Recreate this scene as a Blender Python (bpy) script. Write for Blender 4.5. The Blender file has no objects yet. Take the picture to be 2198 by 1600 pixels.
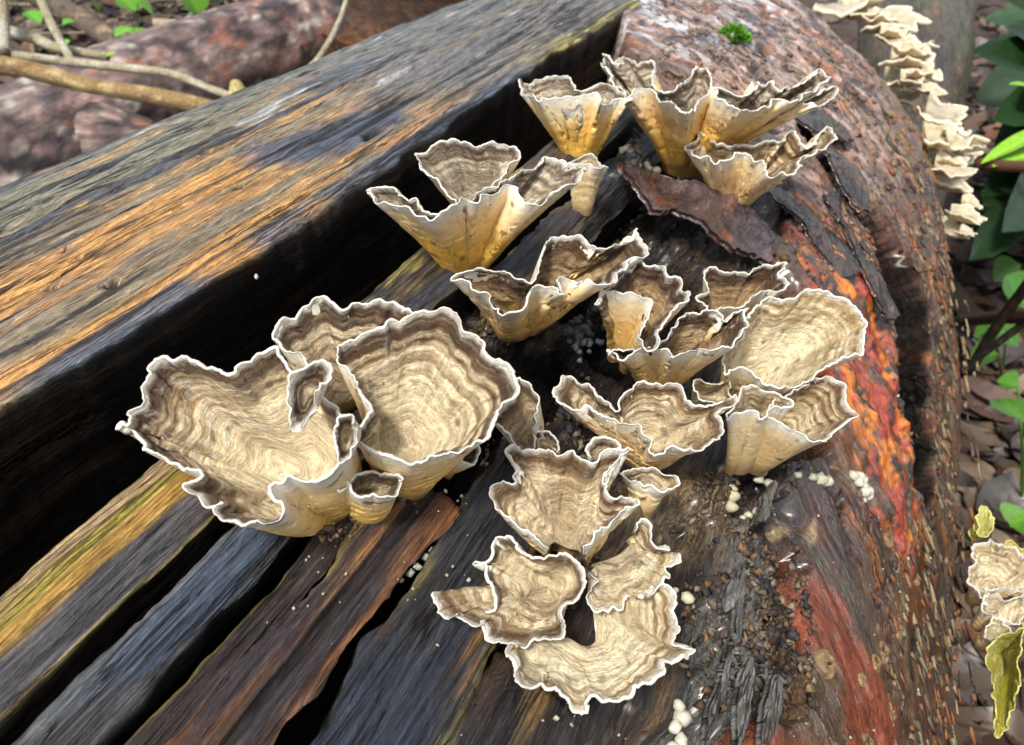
import bpy, math, random
import numpy as np
from mathutils import Vector, Matrix

# ------------------------------------------------------------------ camera, sky, sun, exposure
S = 0.01                                   # everything below is laid out in centimetres
FOC = 1725.0                               # focal length in photo pixels (photo 2198 x 1600)
PITCH = math.radians(36.1)
AZ = math.radians(25.3)                    # the log runs 25 degrees to the right of the view
CAMZ = 57.0
sp, cp, sa, ca = math.sin(PITCH), math.cos(PITCH), math.sin(AZ), math.cos(AZ)
scene = bpy.context.scene
cam_data = bpy.data.cameras.new('camera')
cam = bpy.data.objects.new('camera', cam_data)
scene.collection.objects.link(cam)
cam.location = (0, 0, CAMZ * S)
cam.rotation_euler = (math.pi / 2 - PITCH, 0, 0)
cam_data.sensor_width = 36.0
cam_data.lens = 36.0 * FOC / 2198.0
cam_data.clip_start = 0.005
cam_data.clip_end = 200.0
cam_data.dof.use_dof = True
cam_data.dof.focus_distance = 0.155
cam_data.dof.aperture_fstop = 40.0
scene.camera = cam

world = bpy.data.worlds.new('World')
scene.world = world
world.use_nodes = True
SUN_EL, SUN_AZ = math.radians(56), math.radians(-155)     # azimuth from +Y towards +X
wn, wl = world.node_tree.nodes, world.node_tree.links
wn.clear()
wo = wn.new('ShaderNodeOutputWorld'); wb = wn.new('ShaderNodeBackground'); sky = wn.new('ShaderNodeTexSky')
hs = wn.new('ShaderNodeHueSaturation')
sky.sky_type = 'NISHITA'; sky.sun_disc = False
sky.sun_elevation = SUN_EL; sky.sun_rotation = SUN_AZ
sky.air_density = 1.0; sky.dust_density = 3.0; sky.ozone_density = 1.0
hs.inputs['Saturation'].default_value = 0.32
wb.inputs['Strength'].default_value = 0.065
wl.new(sky.outputs[0], hs.inputs['Color']); wl.new(hs.outputs[0], wb.inputs[0]); wl.new(wb.outputs[0], wo.inputs[0])
sun_data = bpy.data.lights.new('sun', 'SUN')
sun_data.energy = 1.5; sun_data.angle = math.radians(10); sun_data.color = (1.0, 0.94, 0.83)
sun = bpy.data.objects.new('sun', sun_data)
scene.collection.objects.link(sun)
sdir = Vector((math.sin(SUN_AZ) * math.cos(SUN_EL), math.cos(SUN_AZ) * math.cos(SUN_EL), math.sin(SUN_EL)))
sun.rotation_euler = (-sdir).to_track_quat('-Z', 'Y').to_euler()
scene.view_settings.view_transform = 'Standard'
scene.view_settings.look = 'None'
scene.view_settings.gamma = 1.0
scene.view_settings.use_curve_mapping = False
scene.view_settings.exposure = 1.5

rng = np.random.default_rng(7)
random.seed(7)
COL = scene.collection

# ------------------------------------------------------------------ numpy helpers
def _h(ix, iy, iz, seed):
    h = (ix.astype(np.int64) * 374761393 + iy.astype(np.int64) * 668265263 + iz.astype(np.int64) * 2147483647 + seed * 974634777) & 0xFFFFFFFF
    h = ((h ^ (h >> 13)) * 1274126177) & 0xFFFFFFFF
    h = ((h ^ (h >> 16)) * 2246822519) & 0xFFFFFFFF
    return ((h ^ (h >> 15)) & 0xFFFFFF) / float(0xFFFFFF)

def n2(x, y, seed=0):
    x = np.asarray(x, float); y = np.asarray(y, float)
    x, y = np.broadcast_arrays(x, y)
    ix = np.floor(x); iy = np.floor(y)
    fx = x - ix; fy = y - iy
    fx = fx * fx * (3 - 2 * fx); fy = fy * fy * (3 - 2 * fy)
    z = np.zeros_like(ix)
    a = _h(ix, iy, z, seed); b = _h(ix + 1, iy, z, seed); c = _h(ix, iy + 1, z, seed); d = _h(ix + 1, iy + 1, z, seed)
    return (a + (b - a) * fx) * (1 - fy) + (c + (d - c) * fx) * fy - 0.5

def fb(x, y, seed=0, o=4, g=0.5):
    r = 0; a = 1.0; t = 0
    x = np.asarray(x, float); y = np.asarray(y, float)
    for k in range(o):
        r = r + a * n2(x + 17.3 * k, y - 9.1 * k, seed + k); t += a; a *= g; x = x * 2.03; y = y * 2.03
    return r / t * 2.0        # about -1..1

def sm(e0, e1, x):
    t = np.clip((x - e0) / (e1 - e0), 0, 1)
    return t * t * (3 - 2 * t)

def mixc(c, col, m):
    m = np.asarray(m)[..., None]
    return c * (1 - m) + np.asarray(col, float) * m

def ray(px, py):
    """photo pixel -> unit direction (world X, Y, Z)"""
    x = np.asarray(px, float) - 1099.0; y = 800.0 - np.asarray(py, float)
    v = np.stack([x, FOC * cp + y * sp, y * cp - FOC * sp], -1)
    return v / np.linalg.norm(v, axis=-1, keepdims=True)

def w2l(p):
    """world (relative to camera) -> log frame (s along, u across, w up)"""
    return sa * p[..., 0] + ca * p[..., 1], ca * p[..., 0] - sa * p[..., 1], p[..., 2]

def l2w(s, u, w):
    return np.stack([sa * s + ca * u, ca * s - sa * u, w + CAMZ], -1)

R0 = 24.0
def cen(s):
    b = np.maximum(s - 42, 0)
    return -14.9 - 0.0095 * b * b, -32.7 + 0 * b
def rad(s):
    return R0 - np.maximum(s - 42, 0) * 0.045

def hit(px, py, lift=0.0):
    """photo pixel -> (s, phi degrees, distance) on the plain log cylinder; distance nan when missed"""
    px = np.atleast_1d(np.asarray(px, float)); py = np.atleast_1d(np.asarray(py, float))
    r = ray(px, py)
    rs, ru, rw = w2l(r)
    D = np.full(px.shape, np.nan)
    for d in np.arange(3, 170, 0.1):
        cu, cw = cen(rs * d)
        ins = np.hypot(ru * d - cu, rw * d - cw) < rad(rs * d) + lift
        D = np.where(np.isnan(D) & ins, d, D)
    lo = D - 0.1; hi = D.copy()
    for _ in range(8):
        mid = (lo + hi) / 2; cu, cw = cen(rs * mid)
        ins = np.hypot(ru * mid - cu, rw * mid - cw) < rad(rs * mid) + lift
        hi = np.where(ins, mid, hi); lo = np.where(ins, lo, mid)
    D = hi
    s = rs * D
    cu, cw = cen(s)
    return s, np.degrees(np.arctan2(rw * D - cw, ru * D - cu)), D

def surf(s, phi, h):
    """log surface point, world cm"""
    cu, cw = cen(s); r = rad(s) + h; p = np.radians(phi)
    return l2w(s, cu + r * np.cos(p), cw + r * np.sin(p))

def K(phi):                               # degrees -> cm round the log
    return np.radians(phi) * R0

def path(pts):
    """photo-pixel control points -> polyline in (cm round, cm along) on the log"""
    a = np.array(pts, float)
    s, f, d = hit(a[:, 0], a[:, 1])
    return np.stack([K(f), s], -1)

def dist(a, s, poly, closed=False):
    P = np.asarray(poly, float)
    n = len(P); best = np.full(np.shape(a), 1e9)
    for i in range(n if closed else n - 1):
        p = P[i]; q = P[(i + 1) % n]; d = q - p; L = d @ d + 1e-9
        t = np.clip(((a - p[0]) * d[0] + (s - p[1]) * d[1]) / L, 0, 1)
        best = np.minimum(best, np.hypot(a - p[0] - t * d[0], s - p[1] - t * d[1]))
    return best

def inside(a, s, poly):
    P = np.asarray(poly, float); c = np.zeros(np.shape(a), bool)
    for i in range(len(P)):
        p = P[i]; q = P[i - 1]
        c ^= ((p[1] > s) != (q[1] > s)) & (a < (q[0] - p[0]) * (s - p[1]) / (q[1] - p[1] + 1e-12) + p[0])
    return c

def sdf(a, s, poly):
    return np.where(inside(a, s, poly), -1, 1) * dist(a, s, poly, True)

# ------------------------------------------------------------------ objects
def mesh(name, V, F, mat, parent=None, col=None, sv=None, smooth=True, kind=None, gloss=None):
    V = np.asarray(V, float).reshape(-1, 3) * S
    me = bpy.data.meshes.new(name)
    F = np.asarray(F) if not isinstance(F, list) else F
    if isinstance(F, np.ndarray):
        n, k = F.shape
        me.vertices.add(len(V)); me.vertices.foreach_set('co', V.ravel().astype(np.float32))
        me.loops.add(n * k); me.loops.foreach_set('vertex_index', F.ravel().astype(np.int32))
        me.polygons.add(n); me.polygons.foreach_set('loop_start', np.arange(0, n * k, k, dtype=np.int32))
        me.update(calc_edges=True)
    else:
        me.from_pydata([tuple(v) for v in V], [], F)
    if smooth:
        me.polygons.foreach_set('use_smooth', np.ones(len(me.polygons), bool))
    if col is not None:
        c = np.ones((len(V), 4), np.float32); c[:, :3] = np.clip(np.asarray(col).reshape(-1, 3), 0.0, 1)
        if gloss is not None: c[:, 3] = np.asarray(gloss).ravel()
        at = me.attributes.new('tint', 'FLOAT_COLOR', 'POINT'); at.data.foreach_set('color', c.ravel())
    if sv is not None:
        at = me.attributes.new('grain', 'FLOAT_VECTOR', 'POINT'); at.data.foreach_set('vector', np.asarray(sv, np.float32).reshape(-1, 3).ravel())
    me.validate()
    me.materials.append(mat)
    o = bpy.data.objects.new(name, me)
    COL.objects.link(o)
    if parent is not None:
        o.parent = parent
        o.matrix_parent_inverse = Matrix.Translation(-parent_loc(parent))
    if kind: o['kind'] = kind
    return o

def parent_loc(p):
    v = Vector(p.location)
    while p.parent is not None:
        p = p.parent; v = Vector(p.location) if v.length == 0 else v
    return v

def thing(name, label, cat, loc, group=None):
    o = bpy.data.objects.new(name, None)
    o.empty_display_size = 0.01
    COL.objects.link(o); o.location = Vector(np.asarray(loc, float) * S)
    o['label'] = label; o['category'] = cat
    if group: o['group'] = group
    return o

def tag(o, label, cat, group=None):
    o['label'] = label; o['category'] = cat
    if group: o['group'] = group
    return o

def grid_faces(n, m, wrap=False):
    """n rows x m columns; wrap joins last column to first"""
    i = np.arange(n - 1)[:, None]; j = np.arange(m if wrap else m - 1)[None, :]
    a = i * m + j; b = i * m + (j + 1) % m
    return np.stack([a, b, b + m, a + m], -1).reshape(-1, 4)

# ------------------------------------------------------------------ materials
def material(name, rough=(0.35, 0.7), bump=0.4, fine=18.0, detail=6, var=(0.7, 1.25), coat=0.0, sss=0.0, bdist=0.0006, spec=0.5, attr='grain', vor=None, crisp=0.25, coatr=0.12, crack=0.0, cw=0.022, crackd=0.4, fibre=0.0, film=False):
    m = bpy.data.materials.new(name); m.use_nodes = True
    N, L = m.node_tree.nodes, m.node_tree.links
    bs = N['Principled BSDF']
    at = N.new('ShaderNodeAttribute'); at.attribute_name = 'tint'
    gr = N.new('ShaderNodeAttribute'); gr.attribute_name = attr
    nz = N.new('ShaderNodeTexNoise'); nz.inputs['Scale'].default_value = fine; nz.inputs['Detail'].default_value = detail
    nz.inputs['Roughness'].default_value = 0.6
    L.new(gr.outputs['Vector'], nz.inputs['Vector'])
    mr = N.new('ShaderNodeMapRange'); mr.inputs[1].default_value = 0.3; mr.inputs[2].default_value = 0.7
    mr.inputs[3].default_value = var[0]; mr.inputs[4].default_value = var[1]
    L.new(nz.outputs['Fac'], mr.inputs[0])
    nf = N.new('ShaderNodeTexNoise'); nf.inputs['Scale'].default_value = fine * 3.7; nf.inputs['Detail'].default_value = 5; nf.inputs['Roughness'].default_value = 0.7
    L.new(gr.outputs['Vector'], nf.inputs['Vector'])
    mf = N.new('ShaderNodeMapRange'); mf.inputs[1].default_value = 0.32; mf.inputs[2].default_value = 0.68
    mf.inputs[3].default_value = 1 - crisp; mf.inputs[4].default_value = 1 + crisp
    L.new(nf.outputs['Fac'], mf.inputs[0])
    mm = N.new('ShaderNodeMath'); mm.operation = 'MULTIPLY'; L.new(mr.outputs[0], mm.inputs[0]); L.new(mf.outputs[0], mm.inputs[1])
    val = mm.outputs[0]; ck = None; fbo = None; gvec = gr.outputs['Vector']
    if fibre:
        fv = N.new('ShaderNodeVectorMath'); fv.operation = 'MULTIPLY'; fv.inputs[1].default_value = (0.3, 1.0, 1.0); L.new(gvec, fv.inputs[0]); gvec = fv.outputs[0]
        fn = N.new('ShaderNodeTexNoise'); fn.inputs['Scale'].default_value = fibre; fn.inputs['Detail'].default_value = 3; fn.inputs['Roughness'].default_value = 0.7; L.new(gvec, fn.inputs['Vector'])
        fm = N.new('ShaderNodeMapRange'); fm.inputs[1].default_value = 0.33; fm.inputs[2].default_value = 0.67; fm.inputs[3].default_value = 0.45; fm.inputs[4].default_value = 1.5; L.new(fn.outputs['Fac'], fm.inputs[0])
        f4 = N.new('ShaderNodeMath'); f4.operation = 'MULTIPLY'; L.new(val, f4.inputs[0]); L.new(fm.outputs[0], f4.inputs[1]); val = f4.outputs[0]; fbo = fn.outputs['Fac']
    if crack:
        for (cs, wd) in ((crack, cw), (crack * 2.6, cw * 1.3)):
            cn = N.new('ShaderNodeTexNoise'); cn.inputs['Scale'].default_value = cs; cn.inputs['Detail'].default_value = 3; cn.inputs['Distortion'].default_value = 0.0 if fibre else 0.3
            L.new(gvec, cn.inputs['Vector'])
            sb = N.new('ShaderNodeMath'); sb.operation = 'SUBTRACT'; sb.inputs[1].default_value = 0.5; L.new(cn.outputs['Fac'], sb.inputs[0])
            ab = N.new('ShaderNodeMath'); ab.operation = 'ABSOLUTE'; L.new(sb.outputs[0], ab.inputs[0])
            cm = N.new('ShaderNodeMapRange'); cm.inputs[1].default_value = wd * 0.3; cm.inputs[2].default_value = wd; cm.inputs[3].default_value = 0.0; cm.inputs[4].default_value = 1.0
            L.new(ab.outputs[0], cm.inputs[0])
            if ck is None: ck = cm.outputs[0]
            else:
                c2 = N.new('ShaderNodeMath'); c2.operation = 'MULTIPLY'; L.new(ck, c2.inputs[0]); L.new(cm.outputs[0], c2.inputs[1]); ck = c2.outputs[0]
        km = N.new('ShaderNodeTexNoise'); km.inputs['Scale'].default_value = crack * 0.35; km.inputs['Detail'].default_value = 2; L.new(gr.outputs['Vector'], km.inputs['Vector'])
        kr = N.new('ShaderNodeMapRange'); kr.inputs[1].default_value = 0.48; kr.inputs[2].default_value = 0.58; kr.inputs[3].default_value = 0.75; kr.inputs[4].default_value = 0.0; L.new(km.outputs['Fac'], kr.inputs[0])
        kx = N.new('ShaderNodeMath'); kx.operation = 'MAXIMUM'; L.new(ck, kx.inputs[0]); L.new(kr.outputs[0], kx.inputs[1]); ck = kx.outputs[0]
        c3 = N.new('ShaderNodeMapRange'); c3.inputs[3].default_value = crackd; c3.inputs[4].default_value = 1.0; L.new(ck, c3.inputs[0])
        c4 = N.new('ShaderNodeMath'); c4.operation = 'MULTIPLY'; L.new(val, c4.inputs[0]); L.new(c3.outputs[0], c4.inputs[1]); val = c4.outputs[0]
    mx = N.new('ShaderNodeVectorMath'); mx.operation = 'SCALE'
    L.new(at.outputs['Color'], mx.inputs[0]); L.new(val, mx.inputs['Scale'])
    L.new(mx.outputs[0], bs.inputs['Base Color'])
    n2_ = N.new('ShaderNodeTexNoise'); n2_.inputs['Scale'].default_value = fine * 0.23; n2_.inputs['Detail'].default_value = 4
    L.new(gr.outputs['Vector'], n2_.inputs['Vector'])
    m2 = N.new('ShaderNodeMapRange'); m2.inputs[1].default_value = 0.3; m2.inputs[2].default_value = 0.7
    m2.inputs[3].default_value = rough[0]; m2.inputs[4].default_value = rough[1]
    L.new(n2_.outputs['Fac'], m2.inputs[0]); L.new(m2.outputs[0], bs.inputs['Roughness'])
    hm = N.new('ShaderNodeMath'); hm.operation = 'MULTIPLY_ADD'; hm.inputs[1].default_value = 0.4; L.new(nf.outputs['Fac'], hm.inputs[0]); L.new(nz.outputs['Fac'], hm.inputs[2])
    hgt = hm.outputs[0]
    if fbo is not None:
        h3 = N.new('ShaderNodeMath'); h3.operation = 'MULTIPLY_ADD'; h3.inputs[1].default_value = 0.7; L.new(fbo, h3.inputs[0]); L.new(hgt, h3.inputs[2]); hgt = h3.outputs[0]
    if ck is not None:
        h2 = N.new('ShaderNodeMath'); h2.operation = 'MULTIPLY_ADD'; h2.inputs[1].default_value = 0.5; L.new(ck, h2.inputs[0]); L.new(hgt, h2.inputs[2]); hgt = h2.outputs[0]
    if vor:
        vo = N.new('ShaderNodeTexVoronoi'); vo.inputs['Scale'].default_value = vor; L.new(gr.outputs['Vector'], vo.inputs['Vector'])
        ad = N.new('ShaderNodeMath'); ad.operation = 'ADD'; L.new(hgt, ad.inputs[0]); L.new(vo.outputs['Distance'], ad.inputs[1]); hgt = ad.outputs[0]
    if bump:
        bp = N.new('ShaderNodeBump'); bp.inputs['Strength'].default_value = bump; bp.inputs['Distance'].default_value = bdist
        L.new(hgt, bp.inputs['Height']); L.new(bp.outputs[0], bs.inputs['Normal'])
        if coat and not film: L.new(bp.outputs[0], bs.inputs['Coat Normal'])
    sm_ = N.new('ShaderNodeMath'); sm_.operation = 'MULTIPLY'; sm_.inputs[1].default_value = spec
    L.new(at.outputs['Alpha'], sm_.inputs[0]); L.new(sm_.outputs[0], bs.inputs['Specular IOR Level'])
    if coat:
        cm_ = N.new('ShaderNodeMath'); cm_.operation = 'MULTIPLY'; cm_.inputs[1].default_value = coat; L.new(at.outputs['Alpha'], cm_.inputs[0]); L.new(cm_.outputs[0], bs.inputs['Coat Weight'])
    bs.inputs['Coat Weight'].default_value = coat; bs.inputs['Coat Roughness'].default_value = coatr; bs.inputs['Coat IOR'].default_value = 1.75 if film else 1.5
    if sss:
        bs.inputs['Subsurface Weight'].default_value = sss; bs.inputs['Subsurface Scale'].default_value = 0.003
        bs.inputs['Subsurface Radius'].default_value = (1.0, 0.6, 0.25)
    return m

M_WOOD = material('weathered_wet_wood', rough=(0.25, 0.75), bump=1.0, fine=7.0, var=(0.6, 1.35), bdist=0.002, crisp=0.4, spec=0.45, crack=1.9, cw=0.016, crackd=0.2, fibre=16.0, coat=0.15, film=True, coatr=0.14)
M_HEART = material('rotten_heartwood', rough=(0.25, 0.8), bump=1.0, fine=6.0, var=(0.55, 1.5), bdist=0.0025, crisp=0.5, spec=0.5, crack=1.6, cw=0.024, crackd=0.2, fibre=10.0, coat=0.2, film=True, coatr=0.22)
M_BARK = material('wet_red_bark', rough=(0.08, 0.42), bump=0.8, fine=4.0, var=(0.5, 1.5), bdist=0.0022, coat=0.5, film=True, coatr=0.2, crisp=0.5, crack=0.9, cw=0.022, crackd=0.25)
M_CHIP = material('crumbled_wood', rough=(0.4, 0.8), bump=0.5, fine=14.0)
M_CAP = material('wet_zoned_cap', rough=(0.22, 0.6), bump=1.0, fine=4.5, var=(0.72, 1.25), coat=0.4, sss=0.05, bdist=0.0022, crisp=0.22, spec=0.4, coatr=0.06)
M_PORE = material('cream_pore_surface', rough=(0.4, 0.6), bump=0.3, fine=5.0, var=(0.84, 1.12), sss=0.3, bdist=0.001, crisp=0.08)
M_RIM = material('white_margin', rough=(0.35, 0.55), bump=0.5, fine=6.0, var=(0.9, 1.05), sss=0.2, bdist=0.0008, crisp=0.05)
M_LITTER = material('dead_leaf', rough=(0.3, 0.7), bump=0.2, fine=4.0)
M_LEAF = material('green_leaf', rough=(0.3, 0.5), bump=0.15, fine=3.0, var=(0.8, 1.2), crisp=0.08)
M_FARBARK = material('mottled_grey_bark', rough=(0.3, 0.75), bump=0.8, fine=1.2, var=(0.35, 1.7), bdist=0.004, crisp=0.4)
M_SOIL = material('forest_soil', rough=(0.5, 0.9), bump=0.9, fine=0.8, var=(0.5, 1.5), bdist=0.006)

# ------------------------------------------------------------------ ground
def zground(x, y):
    return 1.6 * fb(x / 26.0, y / 26.0, 400, 4) - 1.0
gx = np.sign(np.linspace(-1, 1, 181)) * np.abs(np.linspace(-1, 1, 181)) ** 2.2 * 1500
GX, GY = np.meshgrid(gx, gx + 120)
GZ = zground(GX, GY)
gc = mixc(np.full(GX.shape + (3,), 1.0) * np.array([0.045, 0.03, 0.025]), (0.11, 0.07, 0.055), sm(-0.2, 0.5, fb(GX / 9, GY / 9, 410, 4)))
gobj = mesh('ground', np.stack([GX, GY, GZ], -1), grid_faces(181, 181), M_SOIL, col=gc, sv=np.stack([GX, GY, GZ], -1), kind='structure')

# ------------------------------------------------------------------ the rotting log
log_root = thing('rotting_log', 'large split rotting log with peeling red bark carrying the ruffled bracket fungi', 'log', surf(np.array(20.), np.array(-90.), np.array(0.)))

P_CRACK = path([(1730, 290), (1800, 370), (1875, 480), (1925, 600), (1950, 700), (1968, 850), (1988, 960), (2005, 1030)])
P_RED = path([(1690, 500), (1770, 580), (1825, 680), (1850, 790), (1880, 880), (1910, 970), (1930, 1060)])
P_TAR = path([(1640, 1060), (1740, 1100), (1780, 1230), (1800, 1330)])
P_CRUMB = path([(1590, 1200), (1625, 1300), (1650, 1400), (1620, 1480)])
P_GREYF = path([(1530, 1600), (1560, 1450), (1590, 1280), (1600, 1150)])
P_BROWNP = path([(1290, 1150), (1420, 1110), (1560, 1070)])
P_BLACK = path([(850, 1200), (900, 1120), (960, 1060), (1130, 800), (1180, 760), (1250, 760)])
P_HOLLOW = path([(1400, 640), (1460, 600), (1520, 620)])
P_HOLL2 = path([(1330, 300), (1400, 310), (1440, 350)])
bp_ = path([(1338, 0), (1330, 150), (1400, 262), (1560, 300), (1700, 330), (1690, 470), (1640, 560), (1700, 640), (1770, 800), (1750, 960), (1640, 1060), (1690, 1200), (1700, 1350), (1690, 1480), (1640, 1600)])
BARK_POLY = np.concatenate([np.array([[K(130), 60.], [K(130), 52.]]), bp_, np.array([[bp_[-1, 0] - 1.0, -15.], [K(-70), -15.], [K(-70), 170.], [K(130), 170.]])])

GA, GB = 0.5, 0.86                         # bark grain runs round and along the log
def heart_h(f, s):
    a = K(f)
    wob = 1.0 * fb(s / 9, a / 30, 3, 2)
    h = 0.55 * fb(s / 9.0, a / 1.1, 11, 4) + 0.28 * fb(s / 2.2, a / 0.5, 12, 3)
    h = h - 1.6 * sm(K(79) - 0.4, K(80.3), a + 0.4 * wob) * 1.0
    h = h - 6.5 * sm(K(78.2), K(79.6), a + 0.3 * wob) * (1 - sm(44, 50, s))
    h = h - 1.7 * sm(K(60), K(67), a + wob) * (1 - sm(8, 13, s + wob))       # lower where the planks lie
    h = h - 0.9 * sm(K(66), K(70), a) * (1 - sm(24, 28, s)) 
    rot = sm(0.05, 0.5, fb(s / 3.2, a / 2.4, 21, 4)) * sm(5, 9, s) * (1 - sm(K(74), K(77), a))
    h = h - 1.1 * rot
    h = h - 2.2 * sm(1.5, 0.3, dist(a, s, P_BLACK) + 0.5 * fb(s, a, 31, 3))
    h = h - 3.2 * sm(2.0, 0.4, dist(a, s, P_HOLLOW) + 0.6 * fb(s, a, 32, 3))
    h = h - 2.4 * sm(2.2, 0.4, dist(a, s, P_HOLL2) + 0.6 * fb(s, a, 33, 3))
    h = h + 0.45 * sm(0.9, 0.2, dist(a, s, P_BROWNP) + 0.25 * fb(s * 1.5, a * 1.5, 34, 3))
    cr = sm(1.5, 0.5, dist(a, s, P_CRUMB) + 0.4 * fb(s, a, 35, 3))
    h = h + cr * (0.35 + 0.35 * fb(s * 2.6, a * 2.6, 36, 4))
    h = h + 0.2 * sm(1.1, 0.4, dist(a, s, P_GREYF)) * (0.5 + fb(s / 3, a * 3.2, 37, 3))
    h = h - 6.0 * sm(2.6, 1.5, dist(a, s, P_CRACK))
    return h - 0.25

def bark_parts(f, s):
    a = K(f)
    g = GA * s + GB * a; x = GB * s - GA * a
    edge = sdf(a, s, BARK_POLY) + 0.55 * fb(g / 1.6, x / 1.2, 51, 4)
    crack = dist(a, s, P_CRACK) + 0.40 * fb(s * 0.45, a * 0.45, 52, 2)
    cw_ = 0.75 + 0.2 * sm(20, 30, s) - 0.45 * sm(31, 36, s)
    red = sm(3.1, 2.1, dist(a, s, P_RED) + 0.9 * fb(g / 1.2, x / 0.6, 53, 5, 0.6))
    tar = sm(2.0, 0.8, dist(a, s, P_TAR) + 0.8 * fb(s / 1.5, a / 1.5, 54, 3))
    return a, g, x, edge, crack, cw_, red, tar

def bark_h(f, s):
    a, g, x, edge, crack, cw_, red, tar = bark_parts(f, s)
    calm = sm(cw_ * 0.9, cw_ * 1.7, crack)
    strand = fb(g / 2.6, x / 0.42, 61, 4) * calm
    h = 0.35 - 1.5 * sm(46, 26, f) + 0.30 * fb(s / 5, a / 5, 60, 3) + 0.22 * strand * (1 - 0.75 * red) * (0.6 + 0.5 * sm(18, 30, s))
    h = h + 0.16 * fb(g / 0.9, x / 0.8, 63, 3) * (1 - tar) * calm
    h = h + red * 0.32 * fb(s / 0.8, a / 0.8, 62, 3)
    pits = sm(0.42, 0.62, fb(s / 1.1, a / 1.1, 64, 2)); h = h - 0.35 * pits * (1 - red) * calm
    ap = np.interp(s, P_CRACK[::-1, 1], P_CRACK[::-1, 0])
    near = sm(35, 31, s) * sm(19, 25, s)
    sd_ = np.tanh((ap - a) / 0.7)
    h = h + near * 0.3 * sd_ * sm(3.0, 1.0, crack)
    h = h - 6.0 * sm(cw_ * 1.7, 0.0, crack) + 0.30 * fb(s * 1.3, a * 1.3, 66, 4) * (1 - calm)
    h = h - 3.5 * sm(-0.05, 0.45, edge) - 5.0 * sm(0.4, 1.2, edge)
    return h

def body_h(f, s):
    return np.maximum(heart_h(f, s), bark_h(f, s))

def srows(s0, s1, k, soft=12.0):
    out = [s0]
    while out[-1] < s1: out.append(out[-1] + k * math.hypot(out[-1], soft))
    return np.array(out)

# heartwood
sr = srows(-12, 62, 0.0075); fr = np.linspace(128, 40, 560)
FF, SS = np.meshgrid(fr, sr)
HH = heart_h(FF, SS); AA = K(FF)
c = np.ones(HH.shape + (3,)) * np.array([0.035, 0.026, 0.022])
st = fb(SS / 6, AA / 0.35, 71, 4)
c = mixc(c, (0.10, 0.06, 0.035), sm(0.0, 0.5, st) * 0.8)
c = mixc(c, (0.16, 0.10, 0.045), sm(0.35, 0.6, fb(SS / 4, AA / 0.5, 72, 3)) * 0.8)
c = mixc(c, (0.03, 0.038, 0.06), sm(0.0, 0.5, fb(SS / 5, AA / 2.5, 73, 3)) * 0.7)
c = mixc(c, (0.24, 0.17, 0.09), sm(1.3, 0.5, dist(AA, SS, P_BROWNP) + 0.3 * fb(SS, AA, 34, 3)) * (0.5 + 0.5 * sm(-0.3, 0.4, fb(SS * 2, AA * 2, 74, 3))))
cr = sm(1.6, 0.5, dist(AA, SS, P_CRUMB) + 0.4 * fb(SS, AA, 35, 3))
c = mixc(c, (0.17, 0.095, 0.045), cr * sm(-0.3, 0.3, fb(SS * 2.5, AA * 2.5, 75, 3)))
gf = sm(1.1, 0.4, dist(AA, SS, P_GREYF))
c = mixc(c, (0.17, 0.17, 0.16), gf * sm(-0.1, 0.3, fb(SS / 3, AA * 3.2, 37, 3)))
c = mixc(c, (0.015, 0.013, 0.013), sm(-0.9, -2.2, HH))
c = mixc(c, (0.42, 0.42, 0.36), sm(0.63, 0.72, fb(SS * 3.0, AA * 3.0, 77, 2)) * sm(-2.0, -0.8, HH) * 0.7)
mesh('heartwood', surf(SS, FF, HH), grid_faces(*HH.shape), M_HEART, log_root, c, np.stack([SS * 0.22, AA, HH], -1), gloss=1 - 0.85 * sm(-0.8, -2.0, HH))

# bark
sr = srows(-12, 150, 0.0066); fr = np.concatenate([np.linspace(128, 72, 150)[:-1], np.linspace(72, 20, 400)[:-1], np.linspace(20, -75, 90)])
FF, SS = np.meshgrid(fr, sr)
a, g, x, edge, crack, cw_, red, tar = bark_parts(FF, SS)
HH = bark_h(FF, SS)
far = sm(24, 38, SS + 6 * fb(SS / 8, a / 8, 80, 2)) * sm(K(44), K(58), a)
c = np.ones(HH.shape + (3,)) * np.array([0.115, 0.042, 0.02])
c = mixc(c, (0.035, 0.028, 0.024), sm(-0.1, 0.5, fb(s_ := SS / 2.2, a / 2.2, 81, 4)))
c = mixc(c, (0.22, 0.14, 0.065), sm(0.1, 0.5, fb(g / 2.6, x / 0.42, 61, 4)) * 0.8)
c = mixc(c, (0.36, 0.12, 0.025), sm(0.18, 0.4, fb(g / 2.0, x / 0.45, 82, 4)) * 0.85)
c = mixc(c, (0.16, 0.15, 0.085), sm(0.1, 0.5, fb(g / 2.0, x / 0.9, 83, 3)) * sm(K(46), K(36), a) * 0.7)
pk = np.ones(HH.shape + (3,)) * np.array([0.46, 0.31, 0.26])  # far bark: pink-grey of grazing sky sheen painted into the tint
pk = mixc(pk, (0.62, 0.60, 0.64), sm(-0.3, 0.2, fb(g / 3, x / 1.2, 84, 3)) * sm(K(64), K(74), a))  # pale lavender, sky sheen painted over the pale wood
pk = mixc(pk, (0.34, 0.14, 0.07), sm(0.05, 0.35, fb(g / 2.0, x / 0.8, 85, 3)))
pk = mixc(pk, (0.035, 0.033, 0.04), sm(0.0, 0.3, fb(g / 1.4, x / 0.5, 86, 4)) * 0.9)
c = c * (1 - far[..., None]) + pk * far[..., None]
rc = np.ones(HH.shape + (3,)) * np.array([0.38, 0.048, 0.02])
rc = mixc(rc, (0.68, 0.20, 0.014), sm(0.06, 0.26, fb(g / 1.0, x / 0.45, 87, 4)))
rc = mixc(rc, (0.09, 0.06, 0.04), sm(0.05, 0.25, fb(g / 1.1, x / 0.4, 88, 4)))
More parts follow.
